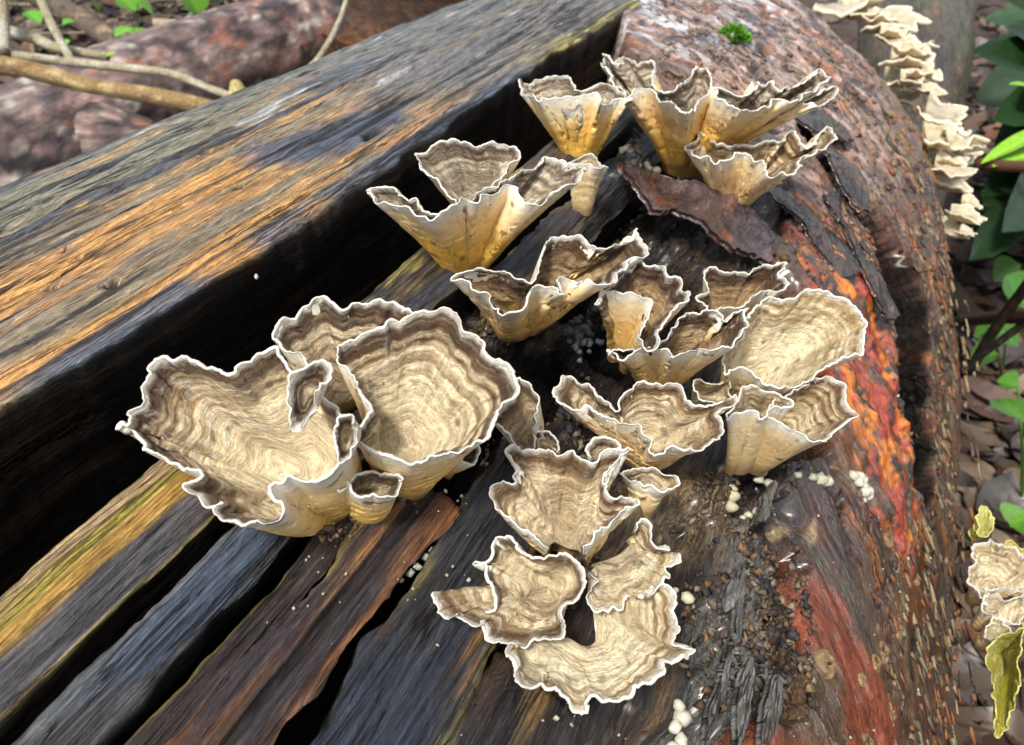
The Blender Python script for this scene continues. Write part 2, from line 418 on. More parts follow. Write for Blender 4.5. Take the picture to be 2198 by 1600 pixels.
rc = mixc(rc, (0.02, 0.016, 0.014), sm(0.25, 0.4, fb(g / 0.7, x / 0.35, 93, 4)))
c = c * (1 - red[..., None]) + rc * red[..., None]
c = mixc(c, (0.022, 0.024, 0.032), tar * 0.85)
lowr = sm(17, 13, SS) * sm(K(53), K(48), a)
c = mixc(c, (0.085, 0.055, 0.03), lowr * 0.7)
c = mixc(c, (0.24, 0.045, 0.013), lowr * sm(0.0, 0.25, fb(SS / 1.8, a / 2.2, 89, 3)) * 0.9)
crk = sm(cw_ * 1.75, cw_ * 1.35, crack + 0.30 * fb(SS * 1.6, a * 1.6, 95, 4))
pits = sm(0.42, 0.62, fb(SS / 1.1, a / 1.1, 64, 2)); c = mixc(c, (0.02, 0.016, 0.014), pits * (1 - red) * 0.85)
c = mixc(c, (0.30, 0.22, 0.11), sm(0.55, 0.68, fb(SS * 1.5, a * 1.5, 90, 2)) * (1 - far) * 0.8)
c = mixc(c, (0.010, 0.009, 0.009), crk * (1 - 0.06 * sm(0.0, 0.5, fb(SS * 1.5, a * 3, 94, 3))))  # crack walls painted black to stand for the cavity's shade
mesh('bark', surf(SS, FF, HH), grid_faces(*HH.shape), M_BARK, log_root, c, np.stack([g * 0.3, x, HH], -1), gloss=1 - 0.97 * crk)

# planks split from the sapwood
def plank(name, f0, f1, s0, s1, top, depth, palette, seed, rows=0.0085, cols=110, holes=(), endslope=0.0, rag=0.12, round_=0.13, crown=0.0):
    sr = srows(s0, s1, rows)
    na = 16 if depth < 4 else 60
    v = np.concatenate([np.linspace(-1, 0, na)[:-1], np.linspace(0, 1, cols), np.linspace(1, 2, na)[1:]])
    V_, S_ = np.meshgrid(v, sr)
    t = np.clip(V_, 0, 1)
    e0 = K(f0) + 1.6 * rag * fb(S_ / 1.5, 0 * S_ + seed, seed, 5, 0.65) + rag * 2 * n2(S_ / 11, 0 * S_, seed + 1)
    e1 = K(f1) + 1.6 * rag * fb(S_ / 1.5, 0 * S_ + seed + 9, seed + 2, 5, 0.65) + rag * 2 * n2(S_ / 11, 0 * S_ + 5, seed + 3)
    A_ = e0 + (e1 - e0) * t
    down = np.maximum(-V_, 0) + np.maximum(V_ - 1, 0)
    A_ = A_ + np.where(V_ > 1, (0.30 * fb(S_ / 5, V_ * 3, seed + 4, 3) + 0.22 * np.abs(fb(S_ / 6, down * depth * 1.3, seed + 14, 4))) * np.minimum(down * 6, 1), 0)
    edge = np.minimum(A_ - e1, e0 - A_); edge = np.maximum(edge, 0)
    h = top - depth * down - round_ * np.exp(-edge / 0.12) * (down < 1e-6) - round_ * (down > 1e-6)
    h = h + 0.10 * fb(S_ / 5, A_ / 0.35, seed + 5, 4) + 0.09 * fb(S_ / 1.6, A_ / 0.13, seed + 6, 3) + 0.16 * fb(S_ / 7, A_ / 2, seed + 7, 2)
    cen_ = (A_ - (e0 + e1) / 2) / ((e0 - e1) / 2 + 1e-6)
    h = h - crown * cen_ ** 2
    groove = sm(0.33, 0.55, fb(S_ / 11, A_ / 0.5, seed + 8, 3)); h = h - 0.14 * groove
    cc = palette(A_, S_, t, down, groove, seed)
    for (hx, hy, hr) in holes:
        q = path([(hx, hy)])[0]
        dd = np.hypot((A_ - q[0]) * 1.0, (S_ - q[1]) * 0.6)
        h = h - 0.35 * sm(hr, hr * 0.4, dd); cc = mixc(cc, (0.012, 0.01, 0.01), sm(hr * 1.15, hr * 0.6, dd))
    # ends turn down
    se = S_ + endslope * (A_ - K(f1)) * (S_ > (s0 + s1) / 2) * sm((s0 + s1) / 2, s1, S_)
    vv = surf(se, np.degrees(A_ / R0), h)
    n, m = h.shape
    F = grid_faces(n, m)
    faces = F
    P0 = vv.reshape(-1, 3)
    mid = [vv[0].mean(0), vv[-1].mean(0)]
    V = np.concatenate([P0, mid])
    j = np.arange(m - 1)
    capf = np.concatenate([np.stack([np.full(m - 1, n * m), j + 1, j, j], -1), np.stack([np.full(m - 1, n * m + 1), (n - 1) * m + j, (n - 1) * m + j + 1, (n - 1) * m + j + 1], -1)])
    tri = capf[:, :3]
    allc = np.concatenate([cc.reshape(-1, 3), np.array([[0.12, 0.09, 0.05]] * 2)])
    sv = np.stack([S_ * 0.15, A_, down * depth], -1).reshape(-1, 3)
    sv = np.concatenate([sv, np.zeros((2, 3))])
    me_faces = np.concatenate([np.concatenate([F[:, [0, 1, 2]], F[:, [0, 2, 3]]]), tri])
    gl = np.concatenate([(1 - 0.85 * sm(0.0, 0.15, down)).ravel(), [0.3, 0.3]])
    return mesh(name, V, me_faces, M_WOOD, log_root, allc, sv, gloss=gl)

def pal_slab(A, Sx, t, down, gr, sd):
    w = A + 0.25 * fb(Sx / 9, A / 2, sd + 30, 3)
    c = np.ones(A.shape + (3,)) * np.array([0.27, 0.22, 0.15])
    c = mixc(c, (0.25, 0.245, 0.19), sm(K(96), K(101), w))                                   # grey olive near the far edge
    c = mixc(c, (0.62, 0.33, 0.105), sm(-0.05, 0.30, fb(Sx / 7, w / 0.7, sd + 31, 5, 0.6) + 0.12 * sm(K(95), K(88), w) - 0.22 * sm(K(93), K(99), w)) * 0.9 * (1 - 0.8 * sm(16, 26, Sx)))
    c = mixc(c, (0.64, 0.30, 0.14), sm(0.0, 0.35, fb(Sx / 12, w / 0.7, sd + 32, 3)) * 0.7 * sm(K(94), K(90), w) * (1 - sm(22, 30, Sx)))
    c = mixc(c, (0.48, 0.32, 0.12), sm(0.3, 0.6, fb(Sx / 7, w / 0.45, sd + 33, 3)) * 0.8)
    c = mixc(c, (0.055, 0.075, 0.115), sm(0.08, 0.32, fb(Sx / 6, w / 0.8, sd + 34, 5, 0.6)) * 0.85 * (0.5 + 0.5 * sm(K(89), K(95), w)))  # blue-grey stain that also paints in sky reflected on wet wood
    c = mixc(c, (0.15, 0.165, 0.19), sm(18, 26, Sx + 3 * fb(Sx / 6, w / 2, sd + 35, 3)) * (0.68 + 0.3 * fb(Sx / 8, w / 0.7, sd + 36, 3)))  # blue-grey towards the far end: sky sheen painted into the colour
    c = mixc(c, (0.10, 0.13, 0.18), sm(0.36, 0.1, t * 0 + (A - K(84.2)) + 0.35 * fb(Sx / 3, A * 0, sd + 37, 3)) * 0.9 * sm(-0.1, 0.25, fb(Sx / 4, A * 0 + 3, sd + 45, 3)))      # bluish lower edge, sky reflection on wet wood painted in
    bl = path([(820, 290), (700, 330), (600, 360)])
    c = mixc(c, (0.08, 0.105, 0.155), sm(1.4, 0.5, dist(A, Sx, bl) + 0.7 * fb(Sx / 2, A, sd + 38, 3)) * 0.9)  # bluish patch, sky reflection painted in
    c = mixc(c, (0.50, 0.42, 0.13), sm(0.75, 0.2, (A - K(84.2)) + 0.4 * fb(Sx / 2, A, sd + 39, 3)) * sm(27, 31, Sx) * 0.9)
    c = mixc(c, (0.02, 0.022, 0.03), sm(0.2, 0.4, fb(Sx / 9, w / 0.25, sd + 40, 4)) * 0.88)
    c = mixc(c, (0.62, 0.66, 0.70), sm(0.55, 0.68, fb(Sx / 5, w / 0.3, sd + 41, 3)) * sm(K(88), K(93), w) * 0.6)
    c = c * 1.25
    sidec = mixc(np.ones(A.shape + (3,)) * np.array([0.013, 0.011, 0.010]), (0.07, 0.042, 0.022), sm(0.1, 0.5, fb(Sx / 5, down * 12, sd + 42, 4)) * 0.8)  # side painted near black as gap shade, with brown wood streaks
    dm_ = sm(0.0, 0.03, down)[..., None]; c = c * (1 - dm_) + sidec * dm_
    return c

def make_pal(base, mid, light, blue, bw, mw, lw):
    def f(A, Sx, t, down, gr, sd):
        w = A + 0.12 * fb(Sx / 5, A, sd + 30, 3)
        c = np.ones(A.shape + (3,)) * np.array(base)
        c = mixc(c, mid, sm(-0.25, 0.35, fb(Sx / 6, w / 0.45, sd + 31, 4) + mw))
        c = mixc(c, light, sm(0.15, 0.5, fb(Sx / 3.5, w / 0.3, sd + 32, 4) + lw))
        c = mixc(c, blue, sm(0.0, 0.35, fb(Sx / 5, w / 0.7, sd + 33, 4) + bw) * 0.9)  # bluish tone: sky reflection on wet wood put into the tint
        c = mixc(c, (0.02, 0.018, 0.02), gr * 0.8)
        c = mixc(c, (0.30, 0.24, 0.07), sm(0.13, 0.02, np.minimum(t, 1 - t)) * sm(0.0, 0.35, fb(Sx / 2.5, t, sd + 34, 3)) * 0.7 * (down < 1e-6))
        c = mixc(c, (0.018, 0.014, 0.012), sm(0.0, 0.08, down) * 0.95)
        return c
    return f

def pal_gold(A, Sx, t, down, gr, sd):
    w = A + 0.15 * fb(Sx / 5, A, sd + 30, 3)
    c = np.ones(A.shape + (3,)) * np.array([0.56, 0.33, 0.075])
    c = mixc(c, (0.46, 0.34, 0.20), sm(0.38, 0.10, t + 0.15 * fb(Sx / 3, A, sd + 31, 3)) * 0.8)
    c = mixc(c, (0.42, 0.36, 0.05), sm(0.2, 0.5, fb(Sx / 4, w / 0.5, sd + 32, 3)) * 0.8)
    c = mixc(c, (0.07, 0.085, 0.12), sm(0.52, 0.68, t + 0.16 * fb(Sx / 4, w / 0.6, sd + 33, 3)) * 0.92)  # blue half carries painted sky reflection
    c = mixc(c, (0.04, 0.045, 0.06), sm(0.25, 0.45, fb(Sx / 3, w / 0.5, sd + 34, 3)) * 0.85)
    c = mixc(c, (0.36, 0.27, 0.07), sm(0.95, 0.99, t) * 0.7)
    c = mixc(c, (0.045, 0.05, 0.065), sm(8.0, 11, Sx) * (0.8 + 0.2 * fb(Sx, A, sd + 35, 3)))
    c = mixc(c, (0.40, 0.34, 0.10), sm(0.35, 0.55, fb(Sx / 2, w / 0.5, sd + 36, 3)) * sm(10, 13, Sx) * 0.8)
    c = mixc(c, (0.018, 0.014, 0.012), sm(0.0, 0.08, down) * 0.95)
    return c

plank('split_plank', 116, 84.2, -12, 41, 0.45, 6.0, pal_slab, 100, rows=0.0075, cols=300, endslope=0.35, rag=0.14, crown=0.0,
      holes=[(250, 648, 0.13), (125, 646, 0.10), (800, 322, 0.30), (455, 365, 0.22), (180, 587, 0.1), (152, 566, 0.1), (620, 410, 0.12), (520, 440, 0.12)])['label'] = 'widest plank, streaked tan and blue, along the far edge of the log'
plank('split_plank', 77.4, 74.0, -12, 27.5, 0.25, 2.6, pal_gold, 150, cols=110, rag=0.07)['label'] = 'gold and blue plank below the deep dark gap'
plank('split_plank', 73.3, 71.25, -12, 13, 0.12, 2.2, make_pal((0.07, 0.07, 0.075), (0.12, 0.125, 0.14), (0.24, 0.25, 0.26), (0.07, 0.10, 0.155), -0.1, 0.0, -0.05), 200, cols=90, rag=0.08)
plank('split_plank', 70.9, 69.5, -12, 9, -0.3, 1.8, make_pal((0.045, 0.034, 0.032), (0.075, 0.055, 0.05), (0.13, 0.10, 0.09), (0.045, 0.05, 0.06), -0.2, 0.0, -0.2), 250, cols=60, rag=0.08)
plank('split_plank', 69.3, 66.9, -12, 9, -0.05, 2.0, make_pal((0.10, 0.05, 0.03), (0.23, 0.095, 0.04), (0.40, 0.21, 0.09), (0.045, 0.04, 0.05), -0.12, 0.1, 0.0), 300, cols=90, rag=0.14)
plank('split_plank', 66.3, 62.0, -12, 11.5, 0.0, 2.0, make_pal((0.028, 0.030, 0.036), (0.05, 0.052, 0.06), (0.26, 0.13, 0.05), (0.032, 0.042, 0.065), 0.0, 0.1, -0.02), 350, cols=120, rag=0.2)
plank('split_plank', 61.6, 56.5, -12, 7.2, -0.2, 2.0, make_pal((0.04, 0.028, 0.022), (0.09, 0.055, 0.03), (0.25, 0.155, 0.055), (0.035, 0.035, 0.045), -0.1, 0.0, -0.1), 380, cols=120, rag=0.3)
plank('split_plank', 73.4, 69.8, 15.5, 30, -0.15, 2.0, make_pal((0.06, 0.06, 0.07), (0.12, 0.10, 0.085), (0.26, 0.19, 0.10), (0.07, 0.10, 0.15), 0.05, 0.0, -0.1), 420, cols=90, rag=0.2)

# loose bark pieces lying across the log
def lay_poly(name, pix, lift, thick, tint, seed, warp=0.25, grain=(1.0, 0.35), mat=None, res=46, label=None, ragged=(0.28, 0.28)):
    """irregular sheet whose outline is laid over the log, with real thickness"""
    pix = np.array(pix, float)
    s, f, d = hit(pix[:, 0], pix[:, 1], 0.2)
    pa = np.stack([K(f), s], -1)
    c0 = pa.mean(0)
    nb = 150; per = np.concatenate([pa, pa[:1]]); ln = np.concatenate([[0], np.cumsum(np.linalg.norm(np.diff(per, axis=0), axis=1))])
    q = np.linspace(0, ln[-1], nb + 1)[:-1]
    rim = np.stack([np.interp(q, ln, per[:, 0]), np.interp(q, ln, per[:, 1])], -1)
    rim = rim + np.array(ragged) * np.stack([fb(q / 0.6, q * 0, seed, 5, 0.65), fb(q / 0.6, q * 0 + 4, seed + 1, 5, 0.65)], -1)
    T = np.linspace(0, 1, 26)[:, None, None]
    G = c0 + (rim - c0)[None] * T
    A, Sx = G[..., 0], G[..., 1]
    hh = lift + warp * fb(Sx / 3, A / 3, seed + 2, 3) + 0.10 * fb((Sx * grain[0] + A * grain[1]) / 2, (A * grain[0] - Sx * grain[1]) / 0.3, seed + 3, 4)
    fl = np.degrees(A / R0)
    top = surf(Sx, fl, hh); bot = surf(Sx, fl, hh - thick * (1 - 0.4 * T[..., 0] ** 3))
    col = np.ones(A.shape + (3,)) * np.array(tint[0])
    col = mixc(col, tint[1], sm(-0.1, 0.4, fb(Sx / 1.5, A / 0.7, seed + 5, 4)))
    col = mixc(col, tint[2], sm(0.2, 0.5, fb(Sx / 1.0, A / 0.6, seed + 6, 3)))
    n, m = A.shape
    F = grid_faces(n, m, True); F2 = F[:, ::-1] + n * m
    j = np.arange(m); e = (n - 1) * m
    side = np.stack([e + j, e + j + n * m, e + (j + 1) % m + n * m, e + (j + 1) % m], -1)
    sv = np.stack([Sx * 0.4, A, hh], -1)
    o = mesh(name, np.concatenate([top.reshape(-1, 3), bot.reshape(-1, 3)]), np.concatenate([F, F2, side]), mat or M_BARK, log_root,
             np.concatenate([col.reshape(-1, 3), col.reshape(-1, 3) * 0.5]), np.concatenate([sv.reshape(-1, 3)] * 2))
    if label: o['label'] = label
    return o

PURP = [(0.075, 0.048, 0.05), (0.15, 0.095, 0.10), (0.22, 0.07, 0.03)]
DARKS = [(0.045, 0.034, 0.032), (0.085, 0.06, 0.055), (0.16, 0.085, 0.045)]
lay_poly('bark_plate', [(1322, 368), (1400, 372), (1470, 415), (1560, 455), (1640, 500), (1700, 545), (1640, 572), (1560, 555), (1480, 520), (1420, 490), (1370, 480), (1335, 430)], 0.45, 0.3, PURP, 500, warp=0.7, label='purplish loose bark plate below the upper fungi')
for k, (pts, lf) in enumerate([
        ([(1725, 300), (1760, 300), (1830, 400), (1850, 470), (1820, 470), (1770, 390)], 0.95),
        ([(1640, 400), (1700, 410), (1800, 520), (1830, 600), (1790, 600), (1720, 500)], 0.75),
        ([(1760, 430), (1790, 420), (1870, 560), (1900, 690), (1880, 700), (1830, 580)], 0.85),
        ([(1905, 640), (1935, 640), (1962, 780), (1955, 850), (1935, 850), (1915, 740)], 0.15),
        ([(1690, 250), (1760, 240), (1830, 300), (1800, 320), (1730, 290)], 0.9)]):
    lay_poly('bark_strip', pts, lf - 0.42, 0.2, DARKS, 520 + 10 * k, warp=0.5)
# grey fibre strands on the lower right
for k, (x0, y0, x1, y1) in enumerate([(1505, 1600, 1555, 1390), (1560, 1600, 1590, 1420), (1610, 1600, 1640, 1460), (1540, 1400, 1570, 1230), (1600, 1140, 1632, 1050), (1520, 1330, 1545, 1250)]):
    q = np.linspace(0, 1, 24); wd = (9 + 5 * (k % 3)) * np.sin(np.pi * (0.06 + 0.9 * q)) ** 0.6
    xs = x0 + (x1 - x0) * q + 8 * fb(q * 3, q * 0 + k, 560 + k, 3); ys = y0 + (y1 - y0) * q
    lay_poly('wood_strand', list(zip(xs - wd, ys)) + list(zip((xs + wd)[::-1], ys[::-1])), 0.4 + 0.06 * k, 0.25, [(0.16, 0.155, 0.145), (0.24, 0.24, 0.23), (0.10, 0.08, 0.06)], 570 + 10 * k, warp=0.15, mat=M_WOOD, ragged=(0.05, 0.2))

# the second limb, going away on the right
def tube(P, r, n=40, seed=0, amp=0.1, fr_=1.0, flat=1.0, closed=True):
    """swept tube along points P with radius r(i); returns verts, faces, (along, round)"""
    P = np.asarray(P, float); m = len(P); r = np.broadcast_to(np.asarray(r, float), (m,))
    T = np.gradient(P, axis=0); T /= np.linalg.norm(T, axis=1, keepdims=True) + 1e-9
    ref = np.array([0, 0, 1.0]) if abs(T[:, 2]).mean() < 0.8 else np.array([1.0, 0, 0])
    N = np.cross(T, ref); N /= np.linalg.norm(N, axis=1, keepdims=True); B = np.cross(N, T)
    L = np.concatenate([[0], np.cumsum(np.linalg.norm(np.diff(P, axis=0), axis=1))])
    th = np.linspace(0, 2 * np.pi, n, endpoint=False)
    LL, TH = np.meshgrid(L, th, indexing='ij')
    rn = r[:, None] * (1 + amp * (fb(LL / (fr_ * r.mean() * 1.5 + 1e-6), np.cos(TH) * 1.7 + 5, seed, 4) + fb(LL / (fr_ * r.mean() * 1.5 + 1e-6), np.sin(TH) * 1.7 + 9, seed + 5, 4)))
    V = P[:, None] + rn[..., None] * (np.cos(TH)[..., None] * N[:, None] + flat * np.sin(TH)[..., None] * B[:, None])
    F = grid_faces(m, n, True)
    V2 = np.concatenate([V.reshape(-1, 3), P[:1], P[-1:]])
    j = np.arange(n)
    c0 = np.stack([np.full(n, m * n), j, (j + 1) % n], -1); c1 = np.stack([np.full(n, m * n + 1), (m - 1) * n + (j + 1) % n, (m - 1) * n + j], -1)
    tri = np.concatenate([F[:, [0, 1, 2]], F[:, [0, 2, 3]], c0[:, ::-1] * 1, c1[:, ::-1] * 1])
    tri = tri[:, ::-1]
    pad = lambda z: np.concatenate([z.reshape(-1), [z.reshape(-1)[0], z.reshape(-1)[-1]]])
    return V2, tri, pad(LL), pad(TH * r.mean())

def at_z(px, py, z):
    r = ray(px, py); d = (z - CAMZ) / r[2]
    return r * d + np.array([0, 0, CAMZ])
def at_d(px, py, d):
    return ray(px, py) * d + np.array([0, 0, CAMZ])

p0 = at_d(1880, 640, 64); p1 = at_d(1965, 330, 78); p2 = at_d(1990, 40, 110); p3 = at_d(1940, -120, 190)
q = np.linspace(0, 1, 120)[:, None]
pts = (1 - q) ** 3 * p0 + 3 * (1 - q) ** 2 * q * p1 + 3 * (1 - q) * q ** 2 * p2 + q ** 3 * p3
V, F, LL, TT = tube(pts, np.linspace(2.0, 9.0, 120), 90, 601, 0.07, 2.0)
c = np.ones((len(V), 3)) * np.array([0.11, 0.09, 0.062])
c = mixc(c, (0.08, 0.065, 0.05), sm(-0.1, 0.4, fb(LL / 6, TT / 2, 610, 4)))
c = mixc(c, (0.26, 0.14, 0.07), sm(0.3, 0.5, fb(LL / 3, TT / 1.5, 611, 3)))
c = mixc(c, (0.11, 0.12, 0.06), sm(0.1, 0.5, fb(LL / 8, TT / 4, 612, 3)))
limb = mesh('limb', V, F, M_HEART, log_root, c, np.stack([LL * 0.2, TT, LL * 0], -1)); limb['label'] = 'olive brown limb going away on the right'

# ------------------------------------------------------------------ crumbs, slivers and specks on the log
def frames(f, s):
    p = np.radians(f)
    n = np.stack([ca * np.cos(p), -sa * np.cos(p), np.sin(p)], -1)
    ta = np.stack([-ca * np.sin(p), sa * np.sin(p), np.cos(p)], -1)
    ts = np.broadcast_to(np.array([sa, ca, 0.0]), n.shape)
    return ts, ta, n

BOX = np.array([(x, y, z) for z in (-1, 1) for y in (-1, 1) for x in (-1, 1)], float)
BOXF = np.array([(0, 2, 3, 1), (4, 5, 7, 6), (0, 1, 5, 4), (2, 6, 7, 3), (0, 4, 6, 2), (1, 3, 7, 5)])
def chips(name, C, ex, ey, ez, size, tint, mat, parent, jit=0.35, kind='stuff', taper=0.0):
    n = len(C)
    b = BOX[None] * (1 + jit * (rng.random((n, 8, 3)) - 0.5) * 2)
    if taper: b[:, :, 1:] *= (1 - taper * np.abs(b[:, :, :1] * 0 + (BOX[None, :, :1] + 1) / 2 * rng.random((n, 1, 1))))
    V = C[:, None] + (b[..., :1] * size[:, None, 0:1]) * ex[:, None] + (b[..., 1:2] * size[:, None, 1:2]) * ey[:, None] + (b[..., 2:3] * size[:, None, 2:3]) * ez[:, None]
    F = (np.arange(n)[:, None, None] * 8 + BOXF[None]).reshape(-1, 4)
    return mesh(name, V, F, mat, parent, np.repeat(tint, 8, 0), V.reshape(-1, 3), smooth=False, kind=kind)

def spin(ex, ey, ang):
    c_, s_ = np.cos(ang)[:, None], np.sin(ang)[:, None]
    return ex * c_ + ey * s_, -ex * s_ + ey * c_

def scatter(n, boxes):
    """random photo pixels in boxes -> (phi, s) on the log"""
    k = [max(1, int(n * b[4])) for b in boxes]
    px = np.concatenate([rng.uniform(b[0], b[2], q) for b, q in zip(boxes, k)]); py = np.concatenate([rng.uniform(b[1], b[3], q) for b, q in zip(boxes, k)])
    s, f, d = hit(px, py); ok = ~np.isnan(s)
    return f[ok], s[ok]

PAL = np.array([(0.05, 0.035, 0.025), (0.14, 0.085, 0.045), (0.22, 0.13, 0.06), (0.09, 0.06, 0.045), (0.03, 0.03, 0.035), (0.24, 0.20, 0.14)])
f, s = scatter(2300, [(1560, 1180, 1720, 1520, .34), (1480, 1230, 1600, 1460, .12), (1150, 700, 1330, 860, .08), (1290, 400, 1400, 520, .08), (850, 1040, 1000, 1320, .08), (1230, 840, 1330, 1000, .06), (1330, 290, 1470, 420, .08), (1480, 1000, 1700, 1180, .08), (1900, 430, 2000, 1050, .06), (1600, 460, 1760, 640, .05), (1040, 560, 1140, 660, .04)])
ts, ta, nn_ = frames(f, s); ts, ta = spin(ts, ta, rng.uniform(0, 6.28, len(f)))
sz = 0.008 + 0.04 * rng.random((len(f), 1)) ** 2 * np.ones((1, 3)) * (0.6 + rng.random((len(f), 3))) * (1 + s[:, None] / 30)
chips('rotten_wood_crumbs', surf(s, f, body_h(f, s) + 0.03), ts, ta, nn_, sz, PAL[rng.integers(0, len(PAL), len(f))] * (0.4 + 0.55 * rng.random((len(f), 1))), M_CHIP, log_root, jit=0.95)
# bark slivers following the grain
f, s = scatter(1500, [(1760, 60, 2120, 700, .5), (2000, 700, 2110, 1600, .22), (1900, 1050, 2080, 1600, .08), (1400, 20, 1800, 240, .2)])
keep = (dist(K(f), s, P_RED) > 1.6) & (dist(K(f), s, P_CRACK) > 0.9); f = f[keep]; s = s[keep]
ts, ta, nn_ = frames(f, s); g_ = GA * ts + GB * ta; x_ = GB * ts - GA * ta
g_, x_ = spin(g_, x_, rng.normal(0, 0.4, len(f)))
k = 1 + s[:, None] / 28
sz = np.concatenate([0.04 + 0.16 * rng.random((len(f), 1)) ** 2, 0.014 + 0.045 * rng.random((len(f), 1)), 0.012 + 0.02 * rng.random((len(f), 1))], 1) * k
BP = np.array([(0.22, 0.15, 0.075), (0.27, 0.20, 0.11), (0.18, 0.08, 0.04), (0.24, 0.09, 0.03), (0.10, 0.07, 0.05), (0.05, 0.04, 0.035), (0.20, 0.18, 0.10)])
far_ = sm(26, 36, s)[:, None] * sm(50, 58, f)[:, None]
tint = BP[rng.integers(0, len(BP), len(f))]; tint = tint * (1 - 0.6 * far_) + np.array([0.20, 0.15, 0.14]) * 0.6 * far_
nt = nn_ + 0.25 * rng.normal(size=nn_.shape) * 0.6; nt /= np.linalg.norm(nt, axis=1, keepdims=True)
chips('bark_slivers', surf(s, f, body_h(f, s) + 0.03), g_, x_, nt, sz, tint, M_CHIP, log_root, taper=0.8)
# pale specks
f, s = scatter(110, [(1650, 1000, 2060, 1600, .35), (850, 1040, 1010, 1300, .2), (560, 1180, 760, 1450, .1), (880, 1330, 1400, 1590, .1), (1540, 1000, 1700, 1150, .12), (1700, 300, 2080, 900, .13)])
ts, ta, nn_ = frames(f, s)
sz = (0.007 + 0.016 * rng.random((len(f), 1)) ** 2) * (0.6 + rng.random((len(f), 3))) * (1 + s[:, None] / 40)
chips('pale_specks', surf(s, f, np.maximum(body_h(f, s), np.where((f > 57) & (s < 12), 0.05, -9)) + 0.03), ts, ta, nn_, sz, np.array([[0.5, 0.48, 0.38]]) * (0.7 + 0.4 * rng.random((len(f), 1))), M_CHIP, log_root)
# dirt gathered round the fungus bases and fallen on the planks
FB = [(714, 1140), (850, 1055), (998, 588), (1246, 354), (1466, 366), (1563, 455), (1100, 700), (1336, 772), (1409, 832), (1572, 880), (1605, 1000), (1378, 1005), (1217, 1200), (1195, 1290), (1290, 1230)]
bx = np.concatenate([b[0] + rng.normal(0, 22, 40) for b in FB] ); by = np.concatenate([b[1] + rng.normal(4, 11, 40) for b in FB] )
s, f, d = hit(bx, by); ok = ~np.isnan(s); s = s[ok]; f = f[ok]
ts, ta, nn_ = frames(f, s); ts, ta = spin(ts, ta, rng.uniform(0, 6.28, len(f)))
sz = (0.006 + 0.03 * rng.random((len(f), 1)) ** 2.5) * (0.5 + rng.random((len(f), 3))) * (1 + s[:, None] / 40)
onpl = (f > 57) & (s < 11)
chips('dirt_grains', surf(s, f, np.maximum(body_h(f, s), np.where(onpl, 0.0, np.where((f > 74) & (f < 77.4), 0.2, -9))) + 0.02), ts, ta, nn_, sz, PAL[rng.integers(0, len(PAL), len(f))] * (0.4 + 0.8 * rng.random((len(f), 1))), M_CHIP, log_root, jit=0.9)
# knots: round corky bosses on the lower red bark
for (kx, ky, kr) in [(1745, 1432, 26), (1893, 1400, 20), (1862, 1425, 15), (1950, 1350, 17), (1915, 1540, 20), (1985, 1500, 15), (2040, 1360, 13), (1835, 1460, 12), (1900, 1160, 14), (1850, 1600, 18), (2005, 1240, 12)]:
    s, f, d = hit(kx, ky); kr_ = kr * d[0] / FOC
    th = np.linspace(0, 2 * np.pi, 28, endpoint=False); rr_ = np.array([1.15, 1.0, 0.8, 0.6, 0.35, 0.12])
    hh = np.array([-0.3, 0.06, 0.14, 0.15, 0.13, 0.12])
    RR, TH = np.meshgrid(rr_, th, indexing='ij'); wob = 1 + 0.2 * fb(np.cos(TH) * 1.5 + kx, np.sin(TH) * 1.5, 700, 3)
    aa = K(f[0]) + kr_ * RR * wob * np.cos(TH); ss = s[0] + kr_ * 1.15 * RR * wob * np.sin(TH)
    H_ = bark_h(np.degrees(aa / R0) * 0 + f[0], ss * 0 + s[0]) + hh[:, None] * kr_ * 2 * (1 + 1.2 * fb(np.cos(TH) * 3, np.sin(TH) * 3 + RR * 4, 701, 3))
    cc = mixc(np.ones(RR.shape + (3,)) * np.array([0.26, 0.17, 0.08]), (0.07, 0.04, 0.025), sm(0.0, 0.4, fb(RR * 6, np.cos(TH) * 2 + np.sin(TH), 702 + kx, 3)))
    mesh('knot', surf(ss, np.degrees(aa / R0), H_), grid_faces(6, 28, True)[:, ::-1], M_CHIP, log_root, cc, np.stack([ss, aa, H_], -1))
# ------------------------------------------------------------------ the fungi
def spline(P, n, closed):
    P = np.asarray(P, float)
    if closed: Q = np.concatenate([P[-1:], P, P[:2]])
    else: Q = np.concatenate([2 * P[:1] - P[1:2], P, 2 * P[-1:] - P[-2:-1]])
    out = []
    m = len(Q) - 3
    for i in range(m):
        a, b, c_, d = Q[i:i + 4]
        t = np.linspace(0, 1, 14, endpoint=False)[:, None]
        out.append(0.5 * ((2 * b) + (-a + c_) * t + (2 * a - 5 * b + 4 * c_ - d) * t ** 2 + (-a + 3 * b - 3 * c_ + d) * t ** 3))
    out = np.concatenate(out)
    if closed: out = np.concatenate([out, out[:1]])
    else: out = np.concatenate([out, P[-1:]])
    L = np.concatenate([[0], np.cumsum(np.linalg.norm(np.diff(out, axis=0), axis=1))])
    q = np.linspace(0, L[-1], n + 1)[:-1] if closed else np.linspace(0, L[-1], n)
    return np.stack([np.interp(q, L, out[:, k]) for k in range(out.shape[1])], -1)

def crop(x0, y0, k):
    return lambda pts: [(x0 + p[0] / k, y0 + p[1] / k) for p in pts]
CA = crop(200, 600, 2.198); CB = crop(750, 280, 3.14); CC = crop(700, 0, 2.667); CD = crop(1200, 0, 3.14)
CE = crop(1150, 530, 2.667); CF = crop(880, 880, 2.285)

